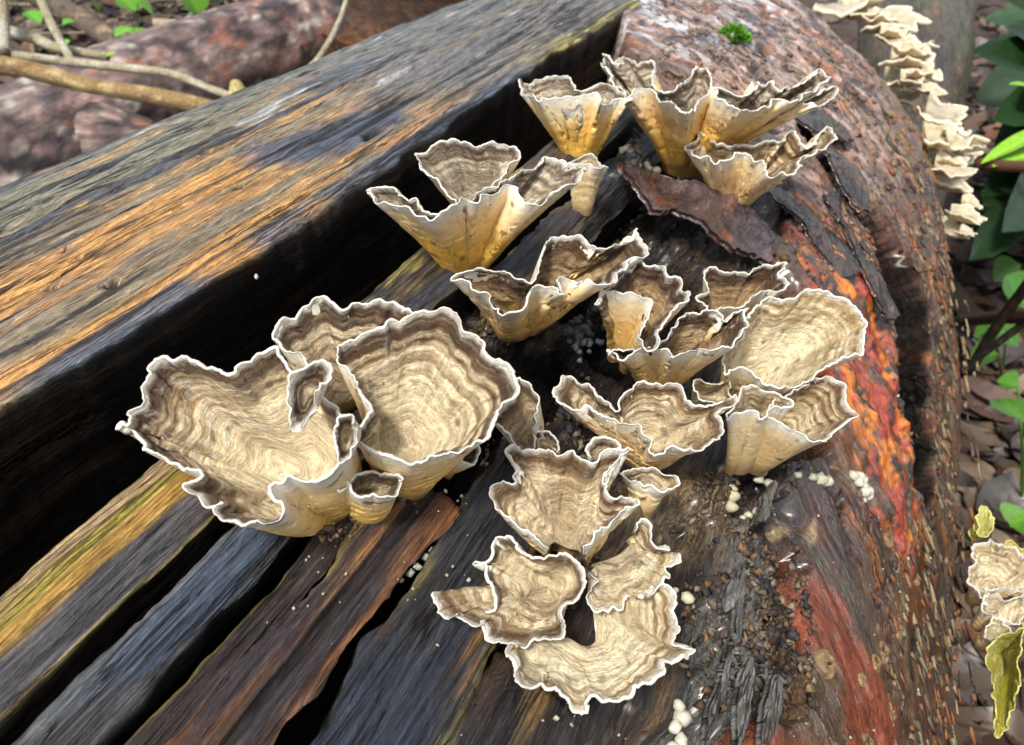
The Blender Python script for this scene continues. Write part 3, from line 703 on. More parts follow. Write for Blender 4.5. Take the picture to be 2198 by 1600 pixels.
STYLE = {   # dark-zone reach (cm), dark tint, mid tint, pale tint, underside base tint with translucent glow painted in
    'dark':  dict(reach=0.55, dark=(0.075, 0.036, 0.018), mid=(0.44, 0.27, 0.125), pale=(0.95, 0.79, 0.52), under=(0.82, 0.53, 0.16)),
    'deep':  dict(reach=0.8, dark=(0.065, 0.032, 0.018), mid=(0.24, 0.135, 0.065), pale=(0.58, 0.40, 0.21), under=(0.78, 0.50, 0.17)),
    'mid':   dict(reach=0.4, dark=(0.13, 0.065, 0.03), mid=(0.44, 0.28, 0.13), pale=(0.95, 0.78, 0.51), under=(0.80, 0.55, 0.25)),
    'pale':  dict(reach=0.12, dark=(0.23, 0.13, 0.06), mid=(0.56, 0.41, 0.20), pale=(0.97, 0.84, 0.58), under=(0.78, 0.59, 0.31)),
    'amber': dict(reach=0.4, dark=(0.15, 0.095, 0.06), mid=(0.36, 0.26, 0.17), pale=(0.82, 0.72, 0.55), under=(0.84, 0.49, 0.09)),
}
cap_no = [0]
def cap(root, base, rim, closed=True, out=1.2, tilt=0.15, roll=0.0, prof=0.8, style='dark', n=None, rb=0.3, ruffle=1.0, rimw=0.03, thick=0.14, sink=0.25, blift=0.0, kt=40, lobes=1.0, clear=0.25, fill=0.5, rprof=1.0, bdist=None, tint=None):
    cap_no[0] += 1; sd = 1000 + 37 * cap_no[0]
    base = [base] if isinstance(base, tuple) else list(base)
    bp = np.array(base, float)
    _, _, bd = hit(bp[:, 0], bp[:, 1], blift)
    if bdist is not None: bd = np.full(len(bp), float(bdist))
    C0 = np.array([0, 0, CAMZ])
    B = C0 + ray(bp[:, 0], bp[:, 1]) * (bd + sink)[:, None]
    Bm = B.mean(0); dm = np.mean(bd)
    rp = np.array(rim, float)
    cpx = rp.mean(0)
    Q = C0 + ray(cpx[0], cpx[1]) * (dm - out)
    nn = np.array([roll, -tilt, 1.0]); nn /= np.linalg.norm(nn)
    rr = ray(rp[:, 0], rp[:, 1])
    den = rr @ nn
    dd = ((Q - C0) @ nn) / den
    dd = np.clip(dd, dm - out - 4.5, dm - out + 6.5)
    # keep the rim clear of the log
    for it in range(60):
        s_, u_, w_ = w2l(rr * dd[:, None]); cu, cw = cen(s_)
        bad = np.hypot(u_ - cu, w_ - cw) < rad(s_) + clear
        if not bad.any(): break
        dd = np.where(bad, dd - 0.1, dd)
    R3 = C0 + rr * dd[:, None]
    L = np.linalg.norm(np.diff(np.concatenate([R3, R3[:1]]) if closed else R3, axis=0), axis=1).sum()
    n = n or int(np.clip(L / 0.038, 90, 480))
    R = spline(R3, n, closed)
    q = np.linspace(0, L, n, endpoint=not closed)
    ph = q / L * 2 * np.pi
    if closed: qa, qb = np.cos(ph) * L / (2 * np.pi), np.sin(ph) * L / (2 * np.pi)
    else: qa, qb = q, q * 0 + 3.3
    # base curve
    rel = R - Bm; perp = rel - (rel @ nn)[:, None] * nn
    pl = np.linalg.norm(perp, axis=1, keepdims=True) + 1e-6
    if len(B) > 1:
        Bi = spline(B, n, False)
    else:
        Bi = Bm + rb * perp / pl * np.minimum(1, pl / (3 * rb))
        kk = max(3, n // 12)
        if closed:
            Bi = sum(np.roll(Bi, j, 0) for j in range(-kk, kk + 1)) / (2 * kk + 1)
    # ruffle the margin
    tn = np.gradient(R, axis=0); tn /= np.linalg.norm(tn, axis=1, keepdims=True) + 1e-9
    outw = np.cross(tn, nn); outw *= np.sign((outw * perp).sum(1).mean())
    R = R + ruffle * ((0.14 * fb(qa / 0.45, qb / 0.45, sd, 3) + 0.085 * fb(qa / 0.17, qb / 0.17, sd + 31, 3, 0.7) - 0.03)[:, None] * outw + (0.26 * fb(qa / 0.9, qb / 0.9, sd + 1, 3) + 0.11 * fb(qa / 0.3, qb / 0.3, sd + 33, 3))[:, None] * nn)
    t = np.linspace(0, 1, kt)[:, None] ** 0.9
    ws = int(np.clip(0.45 / (L / n), 2, n // 6))
    ker = np.hanning(2 * ws + 3)[1:-1]; ker /= ker.sum()
    def soft(A):
        A2 = A if A.ndim > 1 else A[:, None]
        Z = np.concatenate([A2[-ws:], A2, A2[:ws]]) if closed else np.concatenate([np.repeat(A2[:1], ws, 0), A2, np.repeat(A2[-1:], ws, 0)])
        o_ = np.stack([np.convolve(Z[:, k], ker, 'valid') for k in range(A2.shape[1])], -1)
        return o_ if A.ndim > 1 else o_[:, 0]
    frill = R - soft(R)
    R_full = R
    R = soft(R)
    rel = R - Bi
    ax = (rel @ nn)[None, :, None] * nn
    per = rel[None] - ax
    e = prof
    U = Bi[None] + per * (t ** rprof)[..., None] + ax * (t ** e)[..., None]
    U = U + frill[None] * (t ** 4)[..., None]
    P = U + nn * (fill * (1 - t) ** 1.3)[..., None]
    sl = soft(np.linalg.norm(rel, axis=1))[None, :]
    T = np.broadcast_to(t, (kt, n))
    qc = qa - (0 if closed else L / 2)
    QA = qc[None] * (0.12 + 0.88 * T); QB = qb[None] * (0.12 + 0.88 * T)
    dr = (1 - T) * sl                                  # distance from the margin, cm
    if not closed: QB = QB + dr
    def normals(P):
        dt = np.gradient(P, axis=0)
        if closed: da = np.roll(P, -1, 1) - np.roll(P, 1, 1)
        else: da = np.gradient(P, axis=1)
        N = np.cross(da, dt); N /= np.linalg.norm(N, axis=-1, keepdims=True) + 1e-9
        return N
    N = normals(U)
    sg = np.sign((N[kt // 2:] @ nn).mean()) or 1.0
    N = N * sg
    pleat = fb(QA / 0.9, QB / 0.9, sd + 2, 3)
    pl_ = N * (lobes * 0.17 * pleat * np.sin(np.pi * np.clip(T, 0, 1)) ** 0.8 * sm(0.05, 0.5, T))[..., None]
    P = P + pl_; U = U + 0.45 * pl_ + N * (0.012 * fb(QA / 0.35, QB / 0.35, sd + 21, 3) * T)[..., None]
    warp = 0.10 * fb(QA / 1.6, QB / 1.6, sd + 3, 2) + 0.02 * fb(QA / 0.3, QB / 0.3, sd + 4, 2)
    z = dr + warp
    zamp = np.clip(0.5 + 1.2 * fb(QA / 1.0, QB / 1.0, sd + 22, 2), 0, 1)
    P = P + N * (0.013 * zamp * np.sin(z * 2 * np.pi / 0.31) * sm(0.06, 0.2, dr) * sm(0.05, 0.25, T) + (0.075 * fb(QA / 0.30, QB / 0.30, sd + 9, 4, 0.6) + 0.05 * fb(np.broadcast_to(qa[None] / 0.35, T.shape), dr / 1.5, sd + 23, 3) * T) * sm(0.02, 0.3, T) * sm(0.0, 0.15, dr))[..., None]
    N = normals(P) * sg
    st = STYLE[style]
    # upper-side colours: pale centre, zoned tan, dark towards the margin, white edge
    per_ = 0.31
    ph0 = 2.0 * fb(QA / 3.0, QB / 3.0, sd + 5, 2)
    zz = z + 0.20 * fb(z / 0.5, 0 * z + sd, sd + 40, 2)
    band = 0.5 + 0.5 * np.sin(zz * 2 * np.pi / per_ + ph0)
    band = 0.5 + (band - 0.5) * (0.35 + 0.65 * zamp)
    fine_ = 0.5 + 0.5 * np.sin(zz * 2 * np.pi / (per_ * 0.37) + 1.7 * ph0)
    pale = np.array(st['pale']); mid = np.array(st['mid']); dark = np.array(st['dark'])
    c = np.ones((kt, n, 3)) * mid
    ctr_ = sm(0.95, 0.4, T + 0.35 * fb(QA / 1.0, QB / 1.0, sd + 15, 3))
    c = mixc(c, pale, np.clip(sm(0.3, 0.75, band) * 0.85 + ctr_ * 0.9, 0, 1))
    c = mixc(c, dark * 1.5, sm(0.7, 0.95, fine_) * 0.6 * (1 - 0.7 * ctr_))
    c = mixc(c, dark, sm(0.5, 0.1, band) * sm(0.05, 0.4, fb(QA / 1.2, QB / 1.2, sd + 18, 3) + 0.25) * 0.85 * (1 - 0.5 * ctr_))
    c = mixc(c, mid * 0.7, sm(0.1, 0.4, fb(QA / 0.5, QB / 0.5, sd + 12, 4)) * 0.6 * sm(0.05, 0.3, T))
    dk = sm(st['reach'] * 1.1, st['reach'] * 0.6, z + 0.35 * st['reach'] * fb(QA / 1.0, QB / 1.0, sd + 7, 3))
    c = mixc(c, dark, dk * (0.95 - 0.45 * sm(0.6, 1.0, fine_)))
    fib = fb(np.broadcast_to(qa[None] / 0.06, T.shape), dr / 0.9 + np.broadcast_to(qb[None] / 0.06, T.shape), sd + 19, 3)
    c = c * (1 + 0.35 * fib * sm(0.1, 0.5, T))[..., None]
    c = mixc(c, (0.74, 0.68, 0.58), sm(0.30, 0.55, fb(QA / 0.10, QB / 0.10, sd + 16, 3)) * sm(0.0, 0.35, fb(QA / 0.9, QB / 0.9, sd + 17, 2)) * 0.6)
    c = mixc(c, (0.04, 0.025, 0.015), sm(0.5, 0.66, fb(QA / 0.16, QB / 0.16, sd + 8, 2)) * 0.6)
    c = mixc(c, (0.80, 0.76, 0.66), sm(0.15, 0.02, dr + 0.13 * fb(QA / 0.3, QB / 0.3, sd + 9, 4)))
    if tint is not None: c = mixc(np.ones((kt, n, 3)) * np.array(tint[0]), tint[1], sm(-0.1, 0.4, fb(qa[None] / 0.25 + 0 * T, dr / 2, sd + 3, 3)))
    th = thick * (1 - 0.72 * T ** 1.5)
    U = U - N * th[..., None]
    cu_ = np.ones((kt, n, 3)) * np.array((0.84, 0.70, 0.46))
    cu_ = mixc(cu_, st['under'], sm(1.05, 0.3, T + 0.18 * fb(QA / 1.0, T * 3, sd + 10, 3)))  # yellower towards the base: own tone plus painted translucent glow
    cu_ = mixc(cu_, (0.80, 0.76, 0.66), sm(0.45, 0.08, dr + 0.15 * fb(QA / 0.8, QB / 0.8, sd + 13, 3)))
    cu_ = mixc(cu_, (0.12, 0.07, 0.035), sm(0.66, 0.72, fb(QA / 0.22, dr / 0.3, sd + 11, 2)) * 0.8)
    cu_ = mixc(cu_, (0.22, 0.12, 0.05), sm(0.22, 0.03, T + 0.12 * fb(QA / 0.3, T * 4, sd + 51, 3)) * 0.85)
    cu_ = cu_ * (1 + 0.10 * fb(np.broadcast_to(qa[None] / 0.12, T.shape), dr / 1.2, sd + 52, 3))[..., None]
    if tint is not None: cu_ = c.copy()
    sv = np.stack([QA, QB, dr * 1.5], -1)
    F = grid_faces(kt, n, closed)
    if sg > 0: F = F[:, ::-1]
    # close the middle of the upper side
    cen_v = P[0].mean(0) if len(B) == 1 else None
    if cen_v is not None and closed:
        j = np.arange(n); tri = np.stack([np.full(n, kt * n), j, (j + 1) % n], -1)
        if sg < 0: tri = tri[:, ::-1]
        F3 = np.concatenate([F[:, [0, 1, 2]], F[:, [0, 2, 3]], tri])
        o = mesh('cap', np.concatenate([P.reshape(-1, 3), cen_v[None]]), F3, M_CAP, root, np.concatenate([c.reshape(-1, 3), c[0].mean(0)[None]]), np.concatenate([sv.reshape(-1, 3), sv[0].mean(0)[None]]))
    else:
        o = mesh('cap', P, F, M_CAP, root, c, sv)
    u = mesh('pore_surface', U, F[:, ::-1], M_PORE, root, cu_, sv)
    u.parent = o; u.matrix_parent_inverse.identity()
    # the rounded white margin
    Rm = (P[-1] + U[-1]) / 2; No = N[-1]
    to = P[-1] - P[-3]; to /= np.linalg.norm(to, axis=1, keepdims=True) + 1e-9
    k = 8; an = np.linspace(0, 2 * np.pi, k, endpoint=False)
    wv = 0.68 * rimw * np.clip(1 + 1.0 * fb(qa / 0.35, qb / 0.35, sd + 14, 4), 0.3, 1.8)
    if not closed: wv = wv * np.minimum(1, 0.15 + np.minimum(np.arange(n), np.arange(n)[::-1]) / 9.0)
    TV = Rm[:, None] + wv[:, None, None] * (np.cos(an)[None, :, None] * to[:, None] + 0.9 * np.sin(an)[None, :, None] * No[:, None])
    if closed:
        TVc = np.concatenate([TV, TV[:1]])
    else: TVc = TV
    Ft = grid_faces(len(TVc), k, True)
    cr_ = np.ones((len(TVc) * k, 3)) * np.array((0.78, 0.73, 0.62) if tint is None else tint[1])
    svr = np.repeat(np.stack([qa, qb, q * 0], -1), k, 0) if not closed else np.repeat(np.concatenate([np.stack([qa, qb, q * 0], -1), np.stack([qa, qb, q * 0], -1)[:1]]), k, 0)
    mg = mesh('margin', TVc, Ft, M_RIM, root, cr_, svr)
    mg.parent = o; mg.matrix_parent_inverse.identity()
    return o

def fungus(label, base, group='ruffled bracket fungi on the log'):
    b = base[0] if isinstance(base, list) else base
    s, f, d = hit(b[0], b[1])
    return thing('bracket_fungus', label, 'fungus', ray(b[0], b[1]) * d[0] + np.array([0, 0, CAMZ]), group)

# F1 the big rosette on the left
r = fungus('largest brown fungus rosette with many curled lobes, left of the group', (714, 1150))
cap(r, (735, 1085), CA([(262, 440), (265, 400), (340, 368), (450, 370), (520, 405), (645, 450), (700, 420), (800, 365), (850, 320), (885, 318), (915, 360), (930, 430), (1010, 480), (1100, 560), (1180, 650), (1215, 740), (1210, 800), (1195, 850), (1130, 905), (1080, 935), (1000, 945), (920, 960), (860, 985), (900, 1045), (860, 1130), (800, 1145), (650, 1130), (580, 1090), (610, 1055), (530, 1050), (490, 1000), (435, 985), (430, 960), (530, 940), (470, 900), (370, 885), (290, 830), (210, 800), (190, 745), (105, 715), (95, 685), (135, 675), (170, 690), (160, 640), (225, 600), (240, 545)]),
    out=1.35, tilt=0.5, prof=1.1, rprof=0.62, fill=0.85, style='dark', rb=0.7, rimw=0.034, kt=60)
cap(r, CA([(1010, 560)])[0], CA([(955, 705), (930, 620), (925, 540), (950, 460), (985, 410), (1030, 378), (1070, 366), (1112, 378), (1126, 425), (1105, 490), (1050, 560), (1005, 640)]), bdist=12.6, sink=0, out=0.45, tilt=1.6, style='dark', prof=1.0, lobes=0.4, fill=0.1, rb=0.15, clear=-9, kt=30)
cap(r, (765, 1095), CA([(1130, 985), (1180, 962), (1250, 1005), (1330, 1025), (1410, 1005), (1470, 962), (1485, 925), (1440, 898), (1350, 885), (1260, 905), (1190, 940)]), out=1.5, tilt=0.4, style='dark', prof=0.9, rprof=0.7, rb=0.7, fill=0.9)
cap(r, CA([(1195, 740)])[0], CA([(1185, 850), (1160, 800), (1140, 710), (1165, 652), (1210, 636), (1248, 660), (1250, 720), (1225, 800)]), bdist=12.4, sink=0, out=0.4, tilt=1.6, style='dark', prof=1.0, lobes=0.4, fill=0.1, rb=0.12, clear=-9, kt=24)
# F2 funnel right of the rosette
r = fungus('brown zoned funnel-shaped fungus joined to the right side of the big rosette', (850, 1060))
cap(r, (850, 1050), CA([(1148, 335), (1152, 300), (1190, 270), (1270, 250), (1365, 245), (1378, 212), (1430, 180), (1530, 160), (1640, 165), (1710, 200), (1740, 255), (1800, 250), (1850, 290), (1870, 345), (1920, 370), (1965, 410), (1962, 450), (1975, 500), (1965, 550), (1918, 595), (1910, 645), (1880, 690), (1855, 740), (1810, 765), (1740, 800), (1620, 820), (1540, 845), (1450, 850), (1370, 820), (1300, 790), (1235, 735), (1290, 700), (1315, 630), (1258, 540), (1210, 450), (1162, 400)]),
    out=1.9, tilt=0.5, prof=0.9, fill=1.2, style='dark', rb=0.5, rimw=0.034, kt=56)
cap(r, (950, 1010), CA([(1725, 840), (1760, 805), (1810, 820), (1803, 870), (1770, 890), (1730, 872)]), out=0.9, style='deep', rb=0.1, kt=16)
# F3
r = fungus('flat brown fan fungus standing behind the rosette and the funnel', (740, 920))
cap(r, CA([(1080, 700), (1250, 640)]), CA([(1050, 560), (1000, 390), (930, 330), (840, 262), (845, 230), (920, 180), (965, 160), (980, 120), (1050, 90), (1100, 95), (1170, 125), (1270, 105), (1350, 110), (1430, 105), (1510, 130), (1555, 165)]), closed=False, out=1.2, tilt=0.25, prof=1.0, style='dark', rimw=0.032, clear=0.6)
# F3c
r = fungus('small drooping tan fan fungus touching the right edge of the funnel', (1160, 978))
cap(r, (1160, 978), CA([(2055, 725), (2085, 640), (2085, 570), (2040, 500), (1985, 468), (1985, 540), (1925, 600), (1885, 690), (1935, 725), (1985, 770), (2045, 798)]), closed=False, out=1.0, tilt=0.5, style='mid', rb=0.15, prof=1.0)
# F4
r = fungus('amber funnel fungus with white-banded rear lobe beside the dark gap', (995, 586))
cap(r, (998, 584), CB([(125, 400), (150, 465), (250, 490), (350, 500), (450, 540), (550, 568), (650, 556), (740, 520), (800, 468), (860, 490), (930, 440), (1000, 410), (1080, 370), (1140, 385), (1190, 430), (1270, 430), (1350, 405), (1430, 405), (1500, 385), (1590, 310), (1580, 288), (1490, 285), (1490, 250), (1400, 210), (1330, 185), (1250, 235), (1150, 280), (1060, 335), (900, 400), (720, 490), (600, 520), (520, 510), (490, 460), (440, 435), (380, 450), (320, 420), (300, 380), (200, 368), (130, 375)]),
    out=1.5, tilt=0.0, prof=0.85, style='amber', rb=0.35, kt=50)
cap(r, CB([(800, 600), (900, 600)]), CB([(760, 510), (640, 395), (540, 300), (430, 165), (450, 140), (520, 150), (580, 140), (650, 95), (740, 100), (840, 90), (920, 95), (1000, 115), (1080, 110), (1140, 165), (1080, 270), (1040, 340), (940, 440)]), closed=False, out=1.4, tilt=0.55, prof=1.0, style='amber', blift=0.4, kt=44)
# F5
r = fungus('narrow amber trumpet fungus at the upper end of the dark gap', (1246, 350))
cap(r, (1246, 352), CC([(1095, 490), (1110, 525), (1160, 540), (1220, 565), (1250, 545), (1420, 545), (1470, 550), (1550, 545), (1570, 585), (1640, 550), (1720, 545), (1748, 555), (1700, 515), (1600, 500), (1500, 505), (1430, 510), (1425, 480), (1380, 455), (1300, 465), (1220, 470), (1180, 460), (1130, 465)]), out=0.9, tilt=0.0, prof=0.85, style='amber', rb=0.3)
cap(r, CC([(1400, 790), (1440, 790)]), CC([(1370, 690), (1345, 600), (1400, 606), (1465, 600), (1470, 690)]), closed=False, out=0.45, blift=1.6, tilt=-1.6, style='amber', kt=16, sink=0, rimw=0.02)
# F6
r = fungus('widest amber fungus with frilled white rim at the top of the group', (1464, 360))
cap(r, (1466, 362), CD([(440, 640), (480, 640), (560, 605), (620, 610), (680, 660), (740, 680), (800, 745), (880, 765), (930, 700), (1030, 625), (1100, 680), (1190, 720), (1240, 745), (1300, 720), (1400, 690), (1480, 655), (1570, 660), (1640, 640), (1720, 600), (1770, 575), (1830, 560), (1830, 530), (1740, 510), (1680, 560), (1600, 590), (1550, 570), (1500, 600), (1440, 560), (1390, 575), (1340, 530), (1295, 550), (1310, 600), (1230, 640), (1120, 630), (1040, 610), (1020, 540), (960, 480), (900, 490), (820, 560), (750, 600), (660, 590), (630, 540), (640, 420), (560, 410), (520, 420), (460, 385), (400, 410), (380, 460), (340, 440), (285, 400), (300, 470), (360, 540), (430, 590)]),
    out=1.6, tilt=-0.02, prof=0.8, style='amber', rb=0.6, kt=50, rimw=0.04)
cap(r, (1485, 356), CD([(1650, 690), (1700, 695), (1760, 720), (1830, 690), (1885, 610), (1850, 598), (1740, 640), (1680, 650)]), closed=True, out=1.2, style='amber', rb=0.35, kt=30)
# F7
r = fungus('cream cup fungus with scalloped rim directly under the widest amber one', (1563, 452))
cap(r, (1563, 450), CD([(855, 980), (900, 1040), (950, 1075), (1000, 1065), (1060, 1100), (1130, 1090), (1190, 1060), (1270, 1035), (1330, 1090), (1380, 1130), (1430, 1180), (1500, 1160), (1580, 1180), (1630, 1110), (1640, 1040), (1720, 1030), (1840, 985), (1860, 890), (1800, 880), (1730, 930), (1720, 980), (1640, 990), (1590, 930), (1540, 945), (1500, 990), (1450, 960), (1340, 990), (1200, 980), (1060, 1000), (1000, 950), (930, 918), (900, 970)]), out=1.5, tilt=0.05, prof=0.8, style='mid', rb=0.4, rimw=0.04)
# F8
r = fungus('small cream trumpet fungus half hidden behind the banded amber funnel', (1253, 449))
cap(r, (1250, 452), CB([(1440, 225), (1500, 225), (1560, 250), (1620, 255), (1700, 270), (1755, 250), (1700, 235), (1620, 185), (1540, 190), (1480, 205)]), out=0.8, tilt=0.0, style='pale', rb=0.2, prof=0.75, kt=30)
# F9
r = fungus('dark brown bowl fungus with yellow underside in the middle of the group', (1097, 703))
cap(r, (1100, 690), CB([(705, 980), (740, 1020), (800, 1065), (860, 1080), (935, 1080), (950, 1150), (1000, 1200), (1060, 1230), (1150, 1220), (1220, 1170), (1260, 1060), (1330, 1065), (1400, 1115), (1440, 1110), (1410, 1020), (1440, 985), (1500, 985), (1560, 1010), (1680, 1030), (1740, 1030), (1800, 980), (1900, 880), (2000, 800), (1990, 740), (1940, 655), (1910, 690), (1840, 720), (1820, 750), (1740, 790), (1700, 790), (1600, 740), (1500, 710), (1420, 715), (1340, 750), (1300, 830), (1290, 950), (1200, 1000), (1000, 930), (850, 950)]), out=1.3, tilt=0.1, prof=0.95, style='deep', rb=0.7, fill=0.5)
# F10
r = fungus('folded dark fungus showing a smooth cream back, right of the middle bowl', (1334, 770))
cap(r, (1336, 766), CE([(340, 350), (375, 272), (430, 262), (520, 280), (600, 310), (655, 335), (625, 420), (590, 520), (620, 590), (680, 575), (730, 460), (790, 385), (885, 295), (870, 235), (835, 215), (830, 170), (795, 160), (765, 165), (740, 125), (690, 140), (640, 130), (570, 90), (500, 170), (420, 240)]), out=1.6, tilt=0.35, prof=0.8, style='deep', rb=0.4)
# F11
r = fungus('small dark cup fungus with wavy cream lip in the right-hand cluster', (1409, 830))
cap(r, (1409, 828), CE([(390, 610), (450, 620), (520, 640), (560, 600), (640, 595), (740, 590), (775, 660), (850, 600), (920, 600), (1010, 600), (1080, 580), (1150, 530), (1200, 470), (1225, 430), (1200, 390), (1215, 350), (1170, 350), (1140, 370), (1100, 400), (1060, 375), (1000, 370), (930, 380), (850, 380), (780, 440), (720, 540), (600, 570), (480, 580)]), out=1.7, tilt=0.2, prof=0.8, style='deep', rb=0.35)
# F12
r = fungus('frilled dark fungus at the top of the right-hand cluster', (1540, 720))
cap(r, (1535, 725), CE([(915, 290), (950, 340), (970, 395), (1010, 375), (1060, 355), (1140, 348), (1200, 350), (1270, 290), (1380, 255), (1445, 232), (1425, 200), (1390, 185), (1405, 140), (1440, 100), (1380, 100), (1300, 90), (1250, 110), (1230, 150), (1160, 140), (1050, 145), (1020, 130), (970, 140), (965, 200), (990, 270), (930, 278)]), out=1.1, tilt=0.2, prof=0.9, style='deep', rb=0.25)
# F13
r = fungus('broad pale cream fan fungus against the red bark', (1562, 880))
cap(r, (1572, 870), CE([(1175, 665), (1230, 710), (1320, 765), (1400, 800), (1440, 800), (1540, 770), (1640, 720), (1740, 660), (1850, 635), (1875, 590), (1865, 540), (1910, 490), (1915, 450), (1895, 400), (1850, 360), (1780, 330), (1740, 290), (1680, 268), (1600, 252), (1500, 258), (1460, 285), (1380, 280), (1300, 300), (1220, 380), (1160, 520), (1090, 620), (1085, 720)]), out=1.5, tilt=0.45, roll=0.05, prof=0.9, style='pale', rb=0.35, fill=1.0, rimw=0.04)
# F14
r = fungus('brown hollow shell fungus on a thick cream stalk, under the pale fan', (1592, 1000))
cap(r, (1605, 985), CE([(1300, 990), (1400, 1020), (1500, 1070), (1580, 1110), (1635, 1108), (1720, 1070), (1800, 1000), (1832, 935), (1790, 900), (1770, 830), (1740, 780), (1650, 765), (1560, 785), (1460, 820), (1390, 880), (1340, 950)]), out=1.6, tilt=0.25, prof=0.9, style='mid', rb=0.4)
cap(r, (1590, 1003), CE([(1100, 985), (1130, 900), (1165, 832), (1210, 820), (1300, 830), (1380, 822), (1412, 870), (1470, 888), (1440, 918), (1345, 955), (1290, 985), (1260, 940), (1180, 930)]), out=1.9, tilt=0.3, prof=0.7, style='pale', rb=0.45)
# F15
r = fungus('wide shallow tan fungus with cream left lip in the centre right', (1375, 999))
cap(r, (1378, 992), CE([(95, 820), (110, 870), (180, 920), (260, 930), (300, 912), (380, 950), (450, 960), (500, 985), (590, 1020), (610, 1060), (690, 1080), (660, 1150), (680, 1190), (720, 1162), (800, 1155), (900, 1160), (960, 1130), (1040, 1100), (1065, 1060), (1060, 1000), (1020, 960), (1060, 930), (1140, 900), (1130, 870), (1040, 885), (935, 905), (880, 850), (820, 790), (700, 780), (560, 790), (500, 860), (480, 930), (430, 910), (370, 830), (290, 770), (210, 720), (160, 715), (125, 770)]), out=1.4, tilt=0.4, prof=0.9, style='mid', rb=0.3, kt=50, fill=0.9)
cap(r, (1500, 870), CE([(900, 760), (950, 742), (1030, 760), (1110, 755), (1092, 820), (1140, 868), (1080, 895), (980, 880), (905, 820)]), out=1.3, tilt=0.3, style='pale', rb=0.1, kt=20)
# F16
r = fungus('tiny cream cup fungus below the wide shallow tan one', (1379, 1092))
cap(r, (1379, 1094), CE([(470, 1270), (520, 1310), (560, 1332), (640, 1345), (740, 1350), (800, 1320), (805, 1290), (740, 1290), (690, 1250), (620, 1235), (540, 1240)]), out=0.8, tilt=0.1, style='pale', rb=0.12, prof=0.7, kt=26)
# F17
r = fungus('fluted tan fungus narrowing downward to a point in the lower centre', (1217, 1195))
cap(r, CF([(700, 700), (770, 730), (850, 745)]), CF([(675, 680), (600, 622), (540, 582), (470, 512), (420, 450), (415, 395), (450, 345), (520, 350), (500, 315), (535, 300), (475, 235), (500, 200), (560, 200), (640, 190), (720, 215), (790, 210), (850, 250), (900, 265), (960, 225), (1020, 195), (1080, 187), (1000, 270), (945, 340), (975, 360), (985, 405), (1060, 410), (1120, 455), (1090, 490), (1030, 525), (960, 565), (900, 640), (868, 735)]), closed=False, out=1.0, tilt=0.35, prof=1.0, style='mid', kt=52, clear=0.7, lobes=1.6)
cap(r, CF([(640, 220), (690, 240)]), CF([(625, 200), (605, 130), (640, 92), (690, 110), (725, 170), (720, 215)]), closed=False, out=0.5, tilt=0.6, style='mid', kt=16, blift=0.4)
cap(r, CF([(900, 290), (960, 270)]), CF([(885, 250), (870, 190), (920, 155), (980, 150), (1030, 180), (1000, 230)]), closed=False, out=0.5, tilt=0.6, style='mid', kt=16, blift=0.4)
# F18
r = fungus('dark lobed fungus reaching left, lower centre, above the ring-shaped one', (1200, 1260))
cap(r, (1195, 1265), CF([(312, 752), (385, 722), (395, 640), (450, 625), (500, 640), (510, 680), (560, 720), (640, 740), (720, 720), (800, 705), (835, 740), (862, 800), (862, 880), (820, 930), (742, 980), (765, 1060), (750, 1130), (680, 1132), (600, 1130), (500, 1155), (420, 1130), (370, 1090), (350, 1030), (310, 1050), (250, 1022), (200, 1030), (130, 1010), (115, 960), (100, 890), (130, 875), (200, 920), (240, 970), (330, 985), (400, 960), (410, 900), (380, 820), (350, 780)]), out=1.2, tilt=0.45, prof=1.0, style='mid', rb=0.3, lobes=1.5, kt=48)
# F19
r = fungus('fringed pale fan fungus at the right of the lower centre', (1290, 1215))
cap(r, CF([(880, 800), (960, 775), (1020, 745), (1075, 690)]), CF([(862, 800), (865, 880), (880, 930), (940, 965), (1000, 965), (1060, 930), (1130, 912), (1160, 880), (1220, 850), (1282, 820), (1270, 780), (1320, 740), (1332, 690), (1290, 660), (1275, 630), (1220, 640), (1180, 590), (1140, 565), (1100, 610)]), closed=False, out=1.0, tilt=0.4, prof=0.9, style='pale', rimw=0.04, ruffle=1.6, clear=0.7)
# F20
r = fungus('ring-shaped pale tan fungus lowest of the group', (1247, 1370))
cap(r, CF([(600, 1150), (700, 1150), (770, 1155), (840, 1192), (895, 1170), (892, 1080), (892, 1015), (960, 975)]), CF([(480, 1160), (460, 1215), (500, 1270), (510, 1330), (600, 1365), (700, 1400), (760, 1420), (770, 1460), (850, 1490), (900, 1470), (910, 1440), (1000, 1425), (1060, 1400), (1110, 1340), (1210, 1320), (1250, 1230), (1380, 1225), (1402, 1160), (1335, 1150), (1300, 1130), (1335, 1060), (1300, 1000), (1280, 920), (1250, 880), (1150, 890)]), closed=False, out=1.3, tilt=0.4, prof=0.9, style='pale', rimw=0.04, kt=46, clear=0.7, lobes=1.4, ruffle=1.3)
